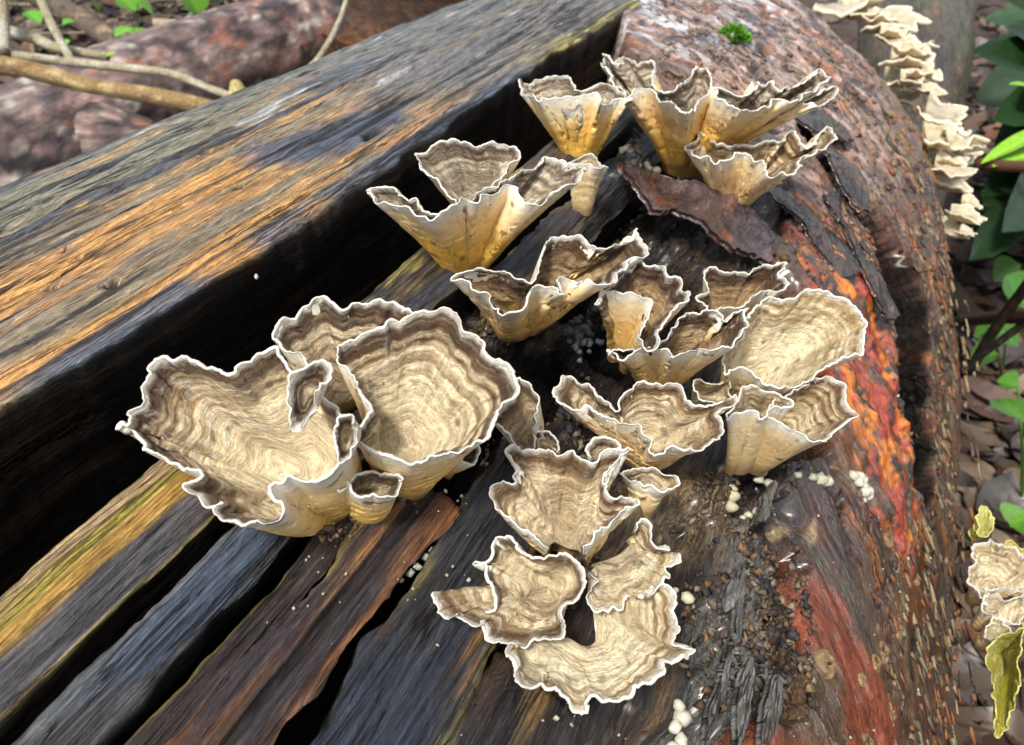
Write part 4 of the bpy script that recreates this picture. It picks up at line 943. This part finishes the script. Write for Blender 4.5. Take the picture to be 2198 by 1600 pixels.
# ------------------------------------------------------------------ small shelf fungi along the right side
def shelf(label, px, py, wpx, lpx, depth, face=(0.9, -0.45), style='pale', droop=-0.22, layers=1, group='small shelf fungi along the right side of the log', tint=None, name='shelf_fungus', hang=0.0):
    """fan-shaped shelf attached at pixel (px,py) at distance depth; wpx wide, lpx long in photo pixels"""
    cap_no[0] += 1; sd = 3000 + 31 * cap_no[0]
    B0 = at_d(px, py, depth); k = depth / FOC
    root = thing(name, label, 'fungus', B0, group)
    for ly in range(layers):
        o_ = np.array([face[0], face[1], -0.1]); o_ /= np.linalg.norm(o_)
        a0 = rng.normal(0, 0.25); o_ = np.array([o_[0] * math.cos(a0) - o_[1] * math.sin(a0), o_[0] * math.sin(a0) + o_[1] * math.cos(a0), o_[2]])
        sd_ = np.cross(np.array([0, 0, 1.0]), o_); sd_ /= np.linalg.norm(sd_); up = np.cross(o_, sd_)
        B = B0 + np.array([0, 0, -1]) * ly * lpx * k * 0.42 + sd_ * rng.normal(0, 0.15) * wpx * k - o_ * 0.15 * lpx * k
        n = 70; kt = 18; al = np.linspace(-1.75, 1.75, n)
        W = wpx * k * 0.62; Ln = lpx * k * (1.0 if ly == 0 else rng.uniform(0.7, 1.0))
        rad_ = 1 + 0.35 * fb(al * 2.0, al * 0 + ly * 3, sd, 3) + 0.14 * fb(al * 6, al * 0, sd + 1, 2)
        T = np.linspace(0.05, 1, kt)[:, None]
        P = B + (np.cos(al) * rad_ * Ln)[None, :, None] * T[..., None] * o_ + (np.sin(al) * rad_ * W)[None, :, None] * T[..., None] * sd_
        z = (0.30 * W * fb(al * 2.2, al * 0 + 7 + ly, sd + 2, 3))[None] * T ** 2 - droop * Ln * T ** 2 - hang * Ln * T
        P = P + z[..., None] * up
        AL = np.broadcast_to(al[None], (kt, n)); TT_ = np.broadcast_to(T, (kt, n)); dr = (1 - TT_) * Ln
        st = STYLE[style]
        c = mixc(np.ones((kt, n, 3)) * np.array(st['pale']), st['mid'], sm(0.0, 0.5, fb(AL * 1.5, TT_ * 7, sd + 3, 3)) * 0.7)
        c = mixc(c * 0.85, (0.74, 0.66, 0.50), sm(0.25, 0.05, 1 - TT_))
        cu_ = mixc(np.ones((kt, n, 3)) * np.array((0.60, 0.47, 0.27)), np.array(st['under']) * 0.7, sm(0.9, 0.2, TT_) * 0.8)
        if tint is not None:
            c = mixc(np.ones((kt, n, 3)) * np.array(tint[0]), tint[1], sm(-0.1, 0.4, fb(AL * 5, TT_ * 1.2, sd + 3, 3))); cu_ = c.copy()
            c = mixc(c, tint[2], sm(0.15, 0.03, 1 - TT_))
        thk = (0.17 * (1 - 0.6 * TT_) * W)
        U = P - thk[..., None] * up
        F = grid_faces(kt, n)
        sv = np.stack([AL * W, TT_ * Ln * 2, AL * 0], -1)
        o = mesh('cap', P, F, M_CAP, root, c, sv)
        u = mesh('pore_surface', U, F[:, ::-1], M_PORE, root, cu_, sv); u.parent = o; u.matrix_parent_inverse.identity()
        Rm = (P[-1] + U[-1]) / 2; an = np.linspace(0, 2 * np.pi, 8, endpoint=False); to = P[-1] - P[-3]; to /= np.linalg.norm(to, axis=1, keepdims=True) + 1e-9
        TV = Rm[:, None] + (thk[-1] * 0.75)[:, None, None] * (np.cos(an)[None, :, None] * to[:, None] + np.sin(an)[None, :, None] * up)
        rc_ = np.ones((n * 8, 3)) * np.array((0.74, 0.67, 0.52) if tint is None else tint[2])
        mg = mesh('margin', TV, grid_faces(n, 8, True), M_RIM, root, rc_, np.repeat(np.stack([al, al, al], -1), 8, 0)); mg.parent = o; mg.matrix_parent_inverse.identity()
    return root

shelf('tan wavy shelf fungus at the very top of the row on the right', 1800, 10, 130, 60, 74, layers=1, style='amber')
shelf('thick cream saddle-shaped shelf fungus, second from the top of the row', 1890, 62, 110, 75, 72, layers=1, style='amber')
shelf('small cream shelf fungus under the saddle-shaped one', 1912, 88, 60, 40, 68)
shelf('narrow pale shelf fungus sticking out alone above the three-layered cluster', 1962, 100, 55, 40, 66)
shelf('three-layered cream shelf fungus halfway up the row', 1925, 135, 90, 65, 64, layers=3)
shelf('pale layered shelf fungus low on the right of the three-layered one', 1962, 160, 75, 50, 62, layers=2)
shelf('single flat tan shelf fungus between the layered clusters', 2000, 240, 80, 60, 58, style='amber')
shelf('widest white shelf fungus cluster beside the green blades', 2010, 300, 110, 95, 55, layers=3)
shelf('small curled shelf fungus just below the widest white cluster', 2018, 362, 70, 55, 52, layers=1)
shelf('white double shelf fungus, the lowest of the upper row', 2045, 470, 60, 55, 47, layers=2)
CHAIN = ['small cream shelf beside the tan wavy one at the top of the chain', 'small cream shelf touching the left of the saddle-shaped one', 'tiny cream shelf tucked under the saddle-shaped one', 'small cream shelf right of the narrow pale one in the chain', 'small shelf below the three-layered one on the right side', 'tiny pale shelf at the lower right of the two-layered one', 'small white shelf on top of the widest white cluster', 'small white shelf at the outer right of the widest cluster', 'small white shelf between the widest cluster and the curled one', 'tiny white shelf on the right above the lowest double shelf', 'tiny white shelf right under the lowest double shelf of the chain']
for k, (x, y, w, d) in enumerate([(1830, 30, 70, 73), (1868, 45, 60, 71), (1900, 75, 50, 69), (1940, 112, 55, 65), (1945, 175, 55, 61), (1985, 195, 45, 60), (2030, 285, 60, 56), (2055, 320, 60, 54), (2040, 350, 45, 53), (2070, 440, 40, 49), (2062, 500, 35, 46)]):
    shelf(CHAIN[k], x, y, w, w * 0.75, d, layers=1, group='crowded small shelf fungi of the chain', droop=-0.3)
def edge_cap(label, base, depth, rim, group, **kw):
    root = thing('shelf_fungus', label, 'fungus', at_d(base[0], base[1], depth), group)
    cap(root, base, rim, bdist=depth, sink=0.0, rb=0.15, kt=30, **kw)
G1 = 'white shelf fungi at the lower right edge'
edge_cap('large white ruffled shelf fungus at the lower right edge of the picture', (2092, 1290), 30, [(2080, 1205), (2092, 1180), (2130, 1165), (2170, 1178), (2215, 1200), (2222, 1250), (2190, 1272), (2150, 1268), (2115, 1280), (2085, 1250)], G1, out=1.2, tilt=0.5, style='pale', ruffle=2.0, rimw=0.03)
edge_cap('second white shelf fungus under the large ruffled one at the right edge', (2105, 1345), 29.6, [(2098, 1290), (2130, 1280), (2170, 1285), (2205, 1275), (2215, 1310), (2190, 1325), (2150, 1318), (2115, 1318)], G1, out=1.0, tilt=0.3, style='pale', ruffle=2.0, rimw=0.03)
edge_cap('small white curled shelf fungus above the hanging yellow one', (2112, 1385), 29.2, [(2106, 1345), (2125, 1330), (2150, 1332), (2165, 1352), (2178, 1368), (2140, 1380), (2112, 1370)], G1, out=0.9, tilt=0.3, style='pale', ruffle=1.5, rimw=0.03)
YEL = [(0.36, 0.32, 0.03), (0.66, 0.62, 0.20), (0.55, 0.52, 0.16)]
edge_cap('small rounded yellow shelf fungus high on the right edge', (2096, 1150), 31, [(2094, 1120), (2100, 1095), (2115, 1088), (2130, 1105), (2132, 1130), (2122, 1148), (2104, 1148)], 'yellow shelf fungi', out=0.6, tilt=0.8, tint=YEL)
edge_cap('long drooping yellow-green shelf fungus hanging at the lower right edge', (2150, 1392), 29.4, [(2120, 1392), (2118, 1440), (2130, 1500), (2128, 1560), (2132, 1585), (2150, 1570), (2172, 1515), (2180, 1460), (2188, 1400), (2200, 1350), (2180, 1345)], 'yellow shelf fungi', out=1.2, tilt=2.5, tint=YEL, closed=True, fill=0.2, clear=-9)
edge_cap('yellow-orange shelf fungus behind the white ruffled one at the right edge', (2165, 1250), 31.5, [(2150, 1190), (2165, 1168), (2190, 1172), (2215, 1200), (2220, 1290), (2205, 1380), (2185, 1300)], 'yellow shelf fungi', out=0.5, tilt=1.5, tint=[(0.50, 0.36, 0.05), (0.66, 0.56, 0.16)], clear=-9)

# ------------------------------------------------------------------ little puffy crusts, moss
ICO = None
def ico():
    global ICO
    if ICO is None:
        import bmesh
        b = bmesh.new(); bmesh.ops.create_icosphere(b, subdivisions=2, radius=1.0)
        b.verts.ensure_lookup_table()
        ICO = (np.array([v.co[:] for v in b.verts]), np.array([[v.index for v in f.verts] for f in b.faces])); b.free()
    return ICO
def puffs(label, blobs, tint, group='little pale puff fungi on the log', cat='fungus', name='puff_fungus', lump=0.4):
    V0, F0 = ico(); Vs, Fs, Cs = [], [], []
    for i, (bx, by, br, lf) in enumerate(blobs):
        s, f, d = hit(bx, by); r_ = 0.9 * br * d[0] / FOC
        c_ = surf(s, f, np.maximum(body_h(f, s), -0.3) + lf * r_)[0]
        rr_ = r_ * (1 + lump * fb(V0[:, 0] * 1.8 + i * 3, V0[:, 1] * 1.8 + V0[:, 2] * 1.3, 900 + i, 3))
        Vs.append(c_ + V0 * rr_[:, None] * (1 + 0.25 * rng.normal(size=3) * 0.5)); Fs.append(F0 + len(V0) * i)
        Cs.append(np.ones((len(V0), 3)) * np.array(tint) * rng.uniform(0.85, 1.1))
    s, f, d = hit(blobs[0][0], blobs[0][1])
    V = np.concatenate(Vs)
    o = mesh(name, V, np.concatenate(Fs), M_RIM, None, np.concatenate(Cs), V)
    return tag(o, label, cat, group)
CRM = (0.52, 0.48, 0.34); WHT = (0.58, 0.56, 0.47)
puffs('white bubbly puff fungus cluster on the dark tar-coloured bark', [(1806, 1030, 11, .4), (1818, 1032, 12, .5), (1828, 1040, 12, .5), (1817, 1045, 11, .5), (1832, 1052, 12, .5), (1840, 1062, 13, .5), (1830, 1066, 11, .4), (1846, 1072, 11, .4), (1836, 1078, 9, .3)], WHT)
puffs('smooth cream drop-shaped puff fungus below the shell fungus stalk', [(1580, 1080, 17, .5), (1578, 1062, 14, .6), (1588, 1044, 11, .5)], CRM)
puffs('branching pale crust creeping below the shell fungus', [(1660, 985, 11, .4), (1672, 968, 13, .4), (1655, 1005, 10, .4), (1645, 1020, 12, .4), (1668, 1030, 14, .4), (1690, 1030, 8, .4), (1735, 1040, 13, .4), (1752, 1044, 11, .4), (1720, 1036, 9, .4), (1625, 1098, 9, .4), (1612, 1106, 9, .4), (1640, 1088, 8, .4)], (0.50, 0.49, 0.38), lump=0.6)
puffs('two round cream puff fungi right of the ring-shaped bracket', [(1478, 1282, 15, .7), (1468, 1258, 8, .6), (1456, 1290, 9, .5)], CRM)
puffs('pale puff fungus column at the bottom edge', [(1472, 1510, 15, .6), (1482, 1535, 17, .6), (1468, 1555, 14, .6), (1480, 1585, 17, .6), (1466, 1600, 15, .6)], WHT)
puffs('white crumbly crust right of the rosette base', [(905, 1200, 12, .5), (925, 1180, 10, .5), (890, 1215, 9, .5), (935, 1166, 8, .5), (870, 1228, 8, .5)], (0.30, 0.31, 0.26), lump=0.8)
puffs('single white bead on the edge of the widest plank', [(549, 580, 8, 1.6)], WHT)
puffs('pale flakes on the plank between funnel and rosette', [(912, 610, 8, 1.6), (908, 632, 9, 1.6), (915, 600, 5, 1.8)], (0.55, 0.58, 0.50), lump=0.5)
puffs('grey granular mound under the widest amber fungus', [(1370 + rng.normal(0, 28), 345 + rng.normal(0, 20), rng.uniform(6, 13), .5) for _ in range(34)], (0.16, 0.15, 0.11), cat='wood mould', name='mould_mound', lump=0.7)
puffs('bluish black mouldy lump left of the folded cream-backed fungus', [(1255 + rng.normal(0, 22), 705 + rng.normal(0, 24), rng.uniform(6, 12), .4) for _ in range(30)], (0.06, 0.07, 0.09), cat='wood mould', name='mould_mound', lump=0.7)
# moss tuft: a cushion of tiny leaves
s, f, d = hit(1565, 97); mc = surf(s, f, body_h(f, s))[0]; mr = 26 * d[0] / FOC
n = 700; v = rng.normal(size=(n, 3)); v[:, 2] = np.abs(v[:, 2]); v /= np.linalg.norm(v, axis=1, keepdims=True)
off = np.array([[0, 0, 0], [0.55, -0.3, -0.2], [-0.5, 0.35, -0.15]])[rng.integers(0, 3, n)] * mr
ctr = mc + off + v * mr * np.where(np.abs(off).sum(1, keepdims=True) > 0, 0.6, 0.9) * (0.75 + 0.3 * rng.random((n, 1))) * np.array([1, 1, 0.8])
sidev = np.cross(v, rng.normal(size=(n, 3))); sidev /= np.linalg.norm(sidev, axis=1, keepdims=True)
l_ = mr * 0.28
V = np.stack([ctr - sidev * l_ * 0.3, ctr + sidev * l_ * 0.3, ctr + v * l_ + sidev * l_ * 0.15, ctr + v * l_ - sidev * l_ * 0.15], 1)
gcol = np.array([[0.10, 0.30, 0.02]]) * (0.5 + rng.random((n, 1))); V0, F0 = ico()
V = np.concatenate([V.reshape(-1, 3), mc + V0 * mr * 0.78 * np.array([1, 1, 0.8])]); gcol = np.concatenate([np.repeat(gcol, 4, 0), np.ones((len(V0), 3)) * np.array([0.05, 0.13, 0.01])])
Fq = np.arange(n * 4).reshape(-1, 4); Ftri = np.concatenate([Fq[:, [0, 1, 2]], Fq[:, [0, 2, 3]], F0 + n * 4])
tag(mesh('moss_tuft', V, Ftri, M_LEAF, None, gcol, V, smooth=False), 'bright green moss tuft on the pinkish bark', 'moss')
# ------------------------------------------------------------------ behind the log: ground litter, logs, sticks, seedlings
def leaves_mesh(C, yaw, L, W, tiltx, tilty, curl, tint):
    """many pointed leaves in one mesh"""
    n = len(C); u = np.linspace(-1, 1, 7); w = np.sqrt(np.clip(1 - u ** 2, 0, 1)) * (1 - 0.25 * u); v = np.array([-1, 0, 1.0])
    U, Vv = np.meshgrid(u, v, indexing='ij'); Wd = w[:, None] * Vv
    x = U[None] * L[:, None, None] / 2; y = Wd[None] * W[:, None, None] / 2; z = curl[:, None, None] * (U[None] ** 2 * L[:, None, None] * 0.3) + 0.25 * np.abs(Vv)[None] * W[:, None, None] * 0.3 + tiltx[:, None, None] * x + tilty[:, None, None] * y
    cy, sy = np.cos(yaw)[:, None, None], np.sin(yaw)[:, None, None]
    P = np.stack([x * cy - y * sy, x * sy + y * cy, z], -1) + C[:, None, None]
    F = (np.arange(n)[:, None, None] * 21 + grid_faces(7, 3)[None]).reshape(-1, 4)
    return P.reshape(-1, 3), F, np.repeat(tint, 21, 0)

n = 5200
px = rng.uniform(-250, 1250, n); py = -140 + 640 * rng.random(n)
px = np.concatenate([px, rng.uniform(2050, 2500, 1700)]); py = np.concatenate([py, rng.uniform(-250, 1650, 1700)])
r_ = ray(px, py); ok = r_[:, 2] < -0.09; r_ = r_[ok]
g_ = r_ * (-(CAMZ) / r_[:, 2:3]); g_ = g_ + np.array([0, 0, CAMZ])
extra = np.stack([rng.uniform(-320, 320, 1500), rng.uniform(-150, 420, 1500), np.zeros(1500)], -1)
g_ = np.concatenate([g_, extra]); n = len(g_)
g_[:, 2] = zground(g_[:, 0], g_[:, 1]) + rng.uniform(0.1, 2.2, n)
LP = np.array([(0.20, 0.12, 0.075), (0.12, 0.07, 0.05), (0.30, 0.21, 0.14), (0.24, 0.14, 0.12), (0.36, 0.27, 0.20), (0.06, 0.04, 0.035), (0.26, 0.10, 0.05), (0.20, 0.17, 0.16)])
L_ = rng.uniform(2.5, 8.5, n)
V, F, cc = leaves_mesh(g_, rng.uniform(0, 6.28, n), L_, L_ * rng.uniform(0.3, 0.6, n), rng.normal(0, 0.25, n), rng.normal(0, 0.35, n), rng.normal(0.2, 0.4, n), LP[rng.integers(0, len(LP), n)] * (0.18 + 0.4 * rng.random((n, 1))))
lit = mesh('leaf_litter', V, F, M_LITTER, None, cc, V, kind='stuff')
tag(lit, 'brown and pinkish dead leaf litter covering the forest floor', 'leaf litter')

def log_tube(name, label, P, r, seed, base, spots, cat='log', n=72, m=160, amp=0.08, mat=None, grain=0.4, group=None):
    P = np.array(P, float)
    pts = spline(P, m, False)
    rr_ = np.interp(np.linspace(0, 1, m), np.linspace(0, 1, len(r)), r)
    V, F, LL, TT = tube(pts, rr_, n, seed, amp, 1.5)
    c = np.ones((len(V), 3)) * np.array(base); k = float(np.mean(r))
    for i, (col_, sc, lo) in enumerate(spots):
        c = mixc(c, col_, sm(lo, lo + 0.35, fb(LL / (sc * 1.4 * k), TT / (sc * k), seed + 20 + i, 4)) * 0.9)
    o = mesh(name, V, F, mat or M_FARBARK, None, c, np.stack([LL * grain, TT, LL * 0], -1) * (4.0 / max(k, 0.6)))
    return tag(o, label, cat, group)

SP = [((0.085, 0.055, 0.055), 0.4, -0.05), ((0.31, 0.205, 0.185), 0.22, 0.05), ((0.48, 0.43, 0.39), 0.16, 0.15), ((0.03, 0.026, 0.03), 0.25, 0.05), ((0.30, 0.13, 0.09), 0.3, 0.25)]
log_tube('fallen_log', 'pinkish grey mottled log lying behind the split log', [at_z(-80, 420, 10), at_z(330, 215, 11), at_z(800, 30, 11), at_z(1180, -110, 12)], [10.5, 11, 11, 12], 2000, (0.17, 0.125, 0.12), SP)
log_tube('fallen_log', 'blunt pale mottled log at the left edge below the brown stick', [at_z(-330, 340, 11), at_z(-60, 330, 11), at_z(180, 315, 11), at_z(290, 312, 10.5), at_z(330, 312, 10)], [10.5, 10.5, 10, 8.5, 4], 2060, (0.21, 0.16, 0.145), SP)
log_tube('broken_branch', 'dark brown broken branch in the litter, upper left', [at_z(60, -20, 8), at_z(170, 40, 6), at_z(265, 105, 3)], [3.2, 3.0, 2.4], 2120, (0.10, 0.075, 0.05), [((0.30, 0.21, 0.12), 0.8, 0.15), ((0.03, 0.025, 0.02), 0.8, 0.1)], 'branch')
log_tube('stick', 'thick tan stick lying across the background logs', [at_d(-60, 128, 112), at_d(60, 150, 110), at_d(200, 185, 106), at_d(350, 210, 102), at_d(512, 245, 98)], [0.95, 1.0, 0.85, 0.95, 0.75], 2140, (0.30, 0.20, 0.085), [((0.52, 0.40, 0.20), 1.5, 0.0), ((0.20, 0.12, 0.05), 1.2, 0.2)], 'stick', 20, 80, 0.07)
TW = (0.42, 0.37, 0.25)
TS = [((0.58, 0.58, 0.48), 2.0, 0.0), ((0.26, 0.20, 0.12), 2.0, 0.2)]
def twig(label, P, r): return log_tube('twig', label, P, r, 2200 + int(P[0][0] * 3) % 500, TW, TS, 'twig', 12, 60, 0.08, group='pale twigs by the background logs')
twig('long crooked grey-green twig running just above the thick stick', [at_d(30, 120, 113), at_d(160, 135, 110), at_d(280, 148, 107), at_d(370, 160, 104), at_d(450, 190, 101), at_d(530, 220, 97)], [0.55, 0.5, 0.5, 0.45, 0.4])
twig('curved thin twig rising to the right from the stick end', [at_d(528, 216, 98), at_d(590, 200, 100), at_d(650, 160, 103), at_d(695, 110, 106), at_d(735, 30, 112), at_d(750, -40, 116)], [0.42, 0.4, 0.34, 0.3])
twig('pale straight twig near the left edge above the long crooked one', [at_d(-20, 60, 122), at_d(60, 78, 120), at_d(130, 105, 117), at_d(232, 122, 114)], [0.8, 0.7, 0.6, 0.5])
twig('upright leaning twig crossing in front of the pale straight one', [at_d(75, -30, 121), at_d(100, 30, 118), at_d(128, 85, 114), at_d(155, 135, 110)], [0.55, 0.5, 0.45])
twig('whitish twig standing at the left edge', [at_d(-5, -30, 120), at_d(2, 40, 117), at_d(8, 110, 113)], [0.9, 0.9, 0.7])
log_tube('broken_branch', 'yellowish broken stub at the end of the thick stick', [at_d(505, 180, 97), at_d(512, 205, 96), at_d(518, 250, 94)], [0.7, 1.4, 1.2], 2190, (0.48, 0.40, 0.15), [((0.30, 0.22, 0.08), 1.0, 0.1)], 'branch', 14, 30, 0.2)
twig('thin grey twig lying on the litter above the mottled log', [at_d(330, 50, 185), at_d(430, 55, 183), at_d(520, 62, 180)], [0.9, 0.8, 0.7])

def leaf_obj(parent, base, tip, width, tint, sag=0.1, sdv=0):
    base = np.asarray(base, float); tip = np.asarray(tip, float); d = tip - base; L = np.linalg.norm(d); d /= L
    side = np.cross(d, np.array([0, 0, 1.0])); side = side / (np.linalg.norm(side) + 1e-6) if np.linalg.norm(side) > 0.05 else np.array([1.0, 0, 0]); up = np.cross(side, d)
    u = np.linspace(0, 1, 16); w = width / 2 * np.sin(np.pi * u ** 0.8) ** 0.75; v = np.linspace(-1, 1, 7)
    U, Vv = np.meshgrid(u, v, indexing='ij')
    P = base + d * (U * L)[..., None] + side * (w[:, None] * Vv)[..., None] + up * (0.25 * np.abs(Vv) * w[:, None] - sag * L * U ** 2)[..., None]
    c = mixc(np.ones(U.shape + (3,)) * np.array(tint), np.array(tint) * 1.5, np.exp(-np.abs(Vv) * 8) * 0.7)
    return mesh('leaf', P, grid_faces(16, 7), M_LEAF, parent, c, P)

def seedling(label, base, leaves, tint, group='green seedlings in the litter', cat='seedling', name='seedling', stem=0.12):
    base = np.asarray(base, float)
    root = thing(name, label, cat, base, group)
    for (tip, root_p, wd) in leaves:
        V, F, LL, TT = tube(spline([base, (base + root_p) / 2 + np.array([0.2, 0, 0.2]), root_p], 10, False), [stem] * 10, 6, 5, 0.05)
        mesh('stem', V, F, M_LEAF, root, np.ones((len(V), 3)) * np.array(tint) * 0.8, V)
        leaf_obj(root, root_p, tip, wd, np.array(tint) * rng.uniform(0.8, 1.2))
    return root
BR = (0.11, 0.29, 0.025)
seedling('bright green seedling with several leaves at the top left', at_z(300, 120, 0), [(at_d(330, 30, 190), at_d(295, 8, 190), 6), (at_d(255, -10, 195), at_d(290, 25, 193), 6), (at_d(350, 75, 185), at_d(270, 70, 185), 5), (at_d(245, 75, 180), at_d(285, 60, 182), 4)], BR)
seedling('single upright green leaf at the top edge', at_z(425, 70, 0), [(at_d(405, -25, 205), at_d(425, 30, 205), 7)], BR)
seedling('pale green leaf lying by the mottled log', at_z(460, 95, 0), [(at_d(482, 60, 178), at_d(425, 80, 178), 4.5)], (0.16, 0.36, 0.08))
seedling('small dark green seedling left of the broken branch', at_z(140, 70, 0), [(at_d(160, 45, 165), at_d(135, 55, 165), 4), (at_d(85, 45, 165), at_d(60, 25, 168), 3), (at_d(95, 40, 168), at_d(75, 35, 168), 3)], (0.08, 0.26, 0.02))
seedling('tiny green leaf at the tip of the pale straight twig', at_z(235, 150, 6), [(at_d(250, 112, 113), at_d(228, 122, 113), 1.4)], (0.22, 0.42, 0.06))
seedling('low green leaf against the plank, left of the leaf beside it', at_d(730, 175, 92), [(at_d(676, 168, 92), at_d(725, 160, 92), 1.7)], BR)
seedling('low green leaf against the plank at the edge, upper middle', at_d(795, 150, 92), [(at_d(745, 140, 94), at_d(793, 132, 94), 1.6)], BR)
seedling('thin green leaf upright in the litter below the seedlings', at_z(165, 100, 0), [(at_d(148, 85, 160), at_d(140, 100, 160), 3)], BR)

# the right-hand side: dark strap-leaved plants, stems and a few bright leaves
DG = (0.012, 0.035, 0.01)
def strap_plant(label, bx, by, tips, tint, wd, d0, group='dark strap-leaved plants on the right'):
    base = at_z(bx, by, 0)
    root = thing('strap_leaf_plant', label, 'plant', base, group)
    for i, (tx, ty, td) in enumerate(tips):
        tip = at_d(tx, ty, td); mid = (base + tip) / 2 + np.array([0, 0, 12])
        pts = spline([base, mid, tip], 24, False); u = np.linspace(0, 1, 24)
        T_ = np.gradient(pts, axis=0); T_ /= np.linalg.norm(T_, axis=1, keepdims=True); side = np.cross(T_, np.array([0.3, -0.5, 0.8])); side /= np.linalg.norm(side, axis=1, keepdims=True); up = np.cross(side, T_)
        w = wd / 2 * np.sin(np.pi * (0.08 + 0.92 * u)) ** 0.6; v = np.linspace(-1, 1, 5)
        P = pts[:, None] + side[:, None] * (w[:, None] * v[None])[..., None] + up[:, None] * (0.3 * w[:, None] * np.abs(v)[None])[..., None]
        mesh('leaf', P, grid_faces(24, 5), M_LEAF, root, np.ones((24 * 5, 3)) * np.array(tint) * rng.uniform(0.7, 1.6), P)
    return root
strap_plant('dark green strap-leaved plant filling the upper right corner', 2230, 620, [(2100, 120, 95), (2160, 60, 100), (2240, 20, 95), (2130, 260, 90), (2200, 180, 92), (2290, 120, 90), (2110, 420, 85), (2180, 340, 86), (2080, 560, 80), (2150, 500, 80), (2190, -40, 110), (2120, -30, 120)], DG, 8, 90)
strap_plant('second dark strap-leaved plant behind the white shelf fungi', 2300, 480, [(2110, 40, 150), (2160, 150, 140), (2090, 220, 135), (2200, 260, 130), (2130, 340, 130), (2170, 430, 120), (2060, 120, 160), (2210, 60, 150)], (0.02, 0.05, 0.022), 13, 130)
r = thing('grass_blade_plant', 'bright green grass-like blades beside the widest white shelf cluster', 'plant', at_z(2330, 420, 0))
for (x0, y0, x1, y1) in [(2260, 270, 2105, 345), (2260, 320, 2130, 352), (2250, 200, 2170, 175)]:
    leaf_obj(r, at_d(x0, y0, 88), at_d(x1, y1, 84), 2.0, (0.20, 0.42, 0.03), 0.05)
for lab, P, rr_, tn in [('reddish brown stem reaching in from the right edge', [at_d(2100, 352, 86), at_d(2180, 358, 84), at_d(2300, 350, 82)], [0.55, 0.5], (0.10, 0.05, 0.03)),
        ('thin dark stem slanting at the right edge', [at_d(2080, 800, 78), at_d(2140, 700, 74), at_d(2260, 540, 66)], [0.45, 0.4], (0.02, 0.02, 0.012)),
        ('dark stem crossing level at the right edge', [at_d(2060, 690, 80), at_d(2150, 682, 74), at_d(2280, 680, 68)], [0.55, 0.5], (0.035, 0.02, 0.015)),
        ('thin dark stem below the level one at the right edge', [at_d(2075, 790, 76), at_d(2130, 745, 74), at_d(2260, 650, 70)], [0.3, 0.3], (0.02, 0.02, 0.015))]:
    log_tube('plant_stem', lab, P, rr_, 2600, tn, [((0.1, 0.06, 0.03), 2.0, 0.2)], 'stem', 12, 30, 0.05, M_LEAF)
seedling('green leaves low on the right behind the log, near the crossing stems', at_z(2150, 820, 0), [(at_d(2190, 740, 86), at_d(2120, 700, 86), 4.5), (at_d(2080, 770, 84), at_d(2140, 760, 84), 4), (at_d(2210, 660, 90), at_d(2160, 590, 90), 6), (at_d(2090, 720, 88), at_d(2130, 715, 88), 3.5)], (0.05, 0.15, 0.02))
seedling('small bright green leaves at the right edge above the yellow fungus', at_z(2190, 1100, 0), [(at_d(2150, 850, 82), at_d(2190, 900, 80), 4), (at_d(2210, 1100, 70), at_d(2170, 1130, 70), 3.2), (at_d(2140, 815, 84), at_d(2185, 830, 84), 3.5)], (0.07, 0.19, 0.02))
seedling('green leaves glowing behind the lowest white shelf of the upper row', at_z(2150, 560, 0), [(at_d(2150, 420, 110), at_d(2110, 440, 110), 5), (at_d(2150, 480, 108), at_d(2110, 460, 108), 4.5), (at_d(2130, 600, 100), at_d(2190, 570, 100), 5)], (0.07, 0.20, 0.02))

# thin twigs and seedlings scattered in the litter, upper left
for k in range(14):
    x0 = rng.uniform(-20, 520); y0 = rng.uniform(-10, 110 - 0.12 * x0); an = rng.uniform(0, 3.14); ln = rng.uniform(12, 30)
    b0 = at_z(x0, y0, 2.5) + np.array([0, 0, rng.uniform(0, 2)]); dv = np.array([math.cos(an), math.sin(an), rng.normal(0, 0.12)])
    log_tube('litter_twig', 'thin twig lying among the dead leaves at the upper left', [b0 - dv * ln / 2, b0 + np.array([rng.normal(0, 1), rng.normal(0, 1), rng.uniform(0, 1.5)]), b0 + dv * ln / 2], [0.5, 0.4, 0.3], 2700 + k, (0.22, 0.17, 0.11), [((0.36, 0.32, 0.24), 2.0, 0.0)], 'twig', 8, 24, 0.1, group='thin twigs in the litter')
for k, (x0, y0) in enumerate([(30, 20), (215, 30), (355, 20), (470, 25), (560, 30), (520, 5), (120, 5)]):
    b0 = at_z(x0, y0, 0); lv = []
    for j in range(4):
        an = rng.uniform(0, 6.28); rp = b0 + np.array([math.cos(an), math.sin(an), 0]) * 2 + np.array([0, 0, rng.uniform(4, 9)]); lv.append((rp + np.array([math.cos(an), math.sin(an), 0.2]) * rng.uniform(5, 8), rp, rng.uniform(2.5, 4.5)))
    seedling('little green seedling growing from the litter at the top left', b0, lv, (0.09, 0.24, 0.025), group='little seedlings at the top left')
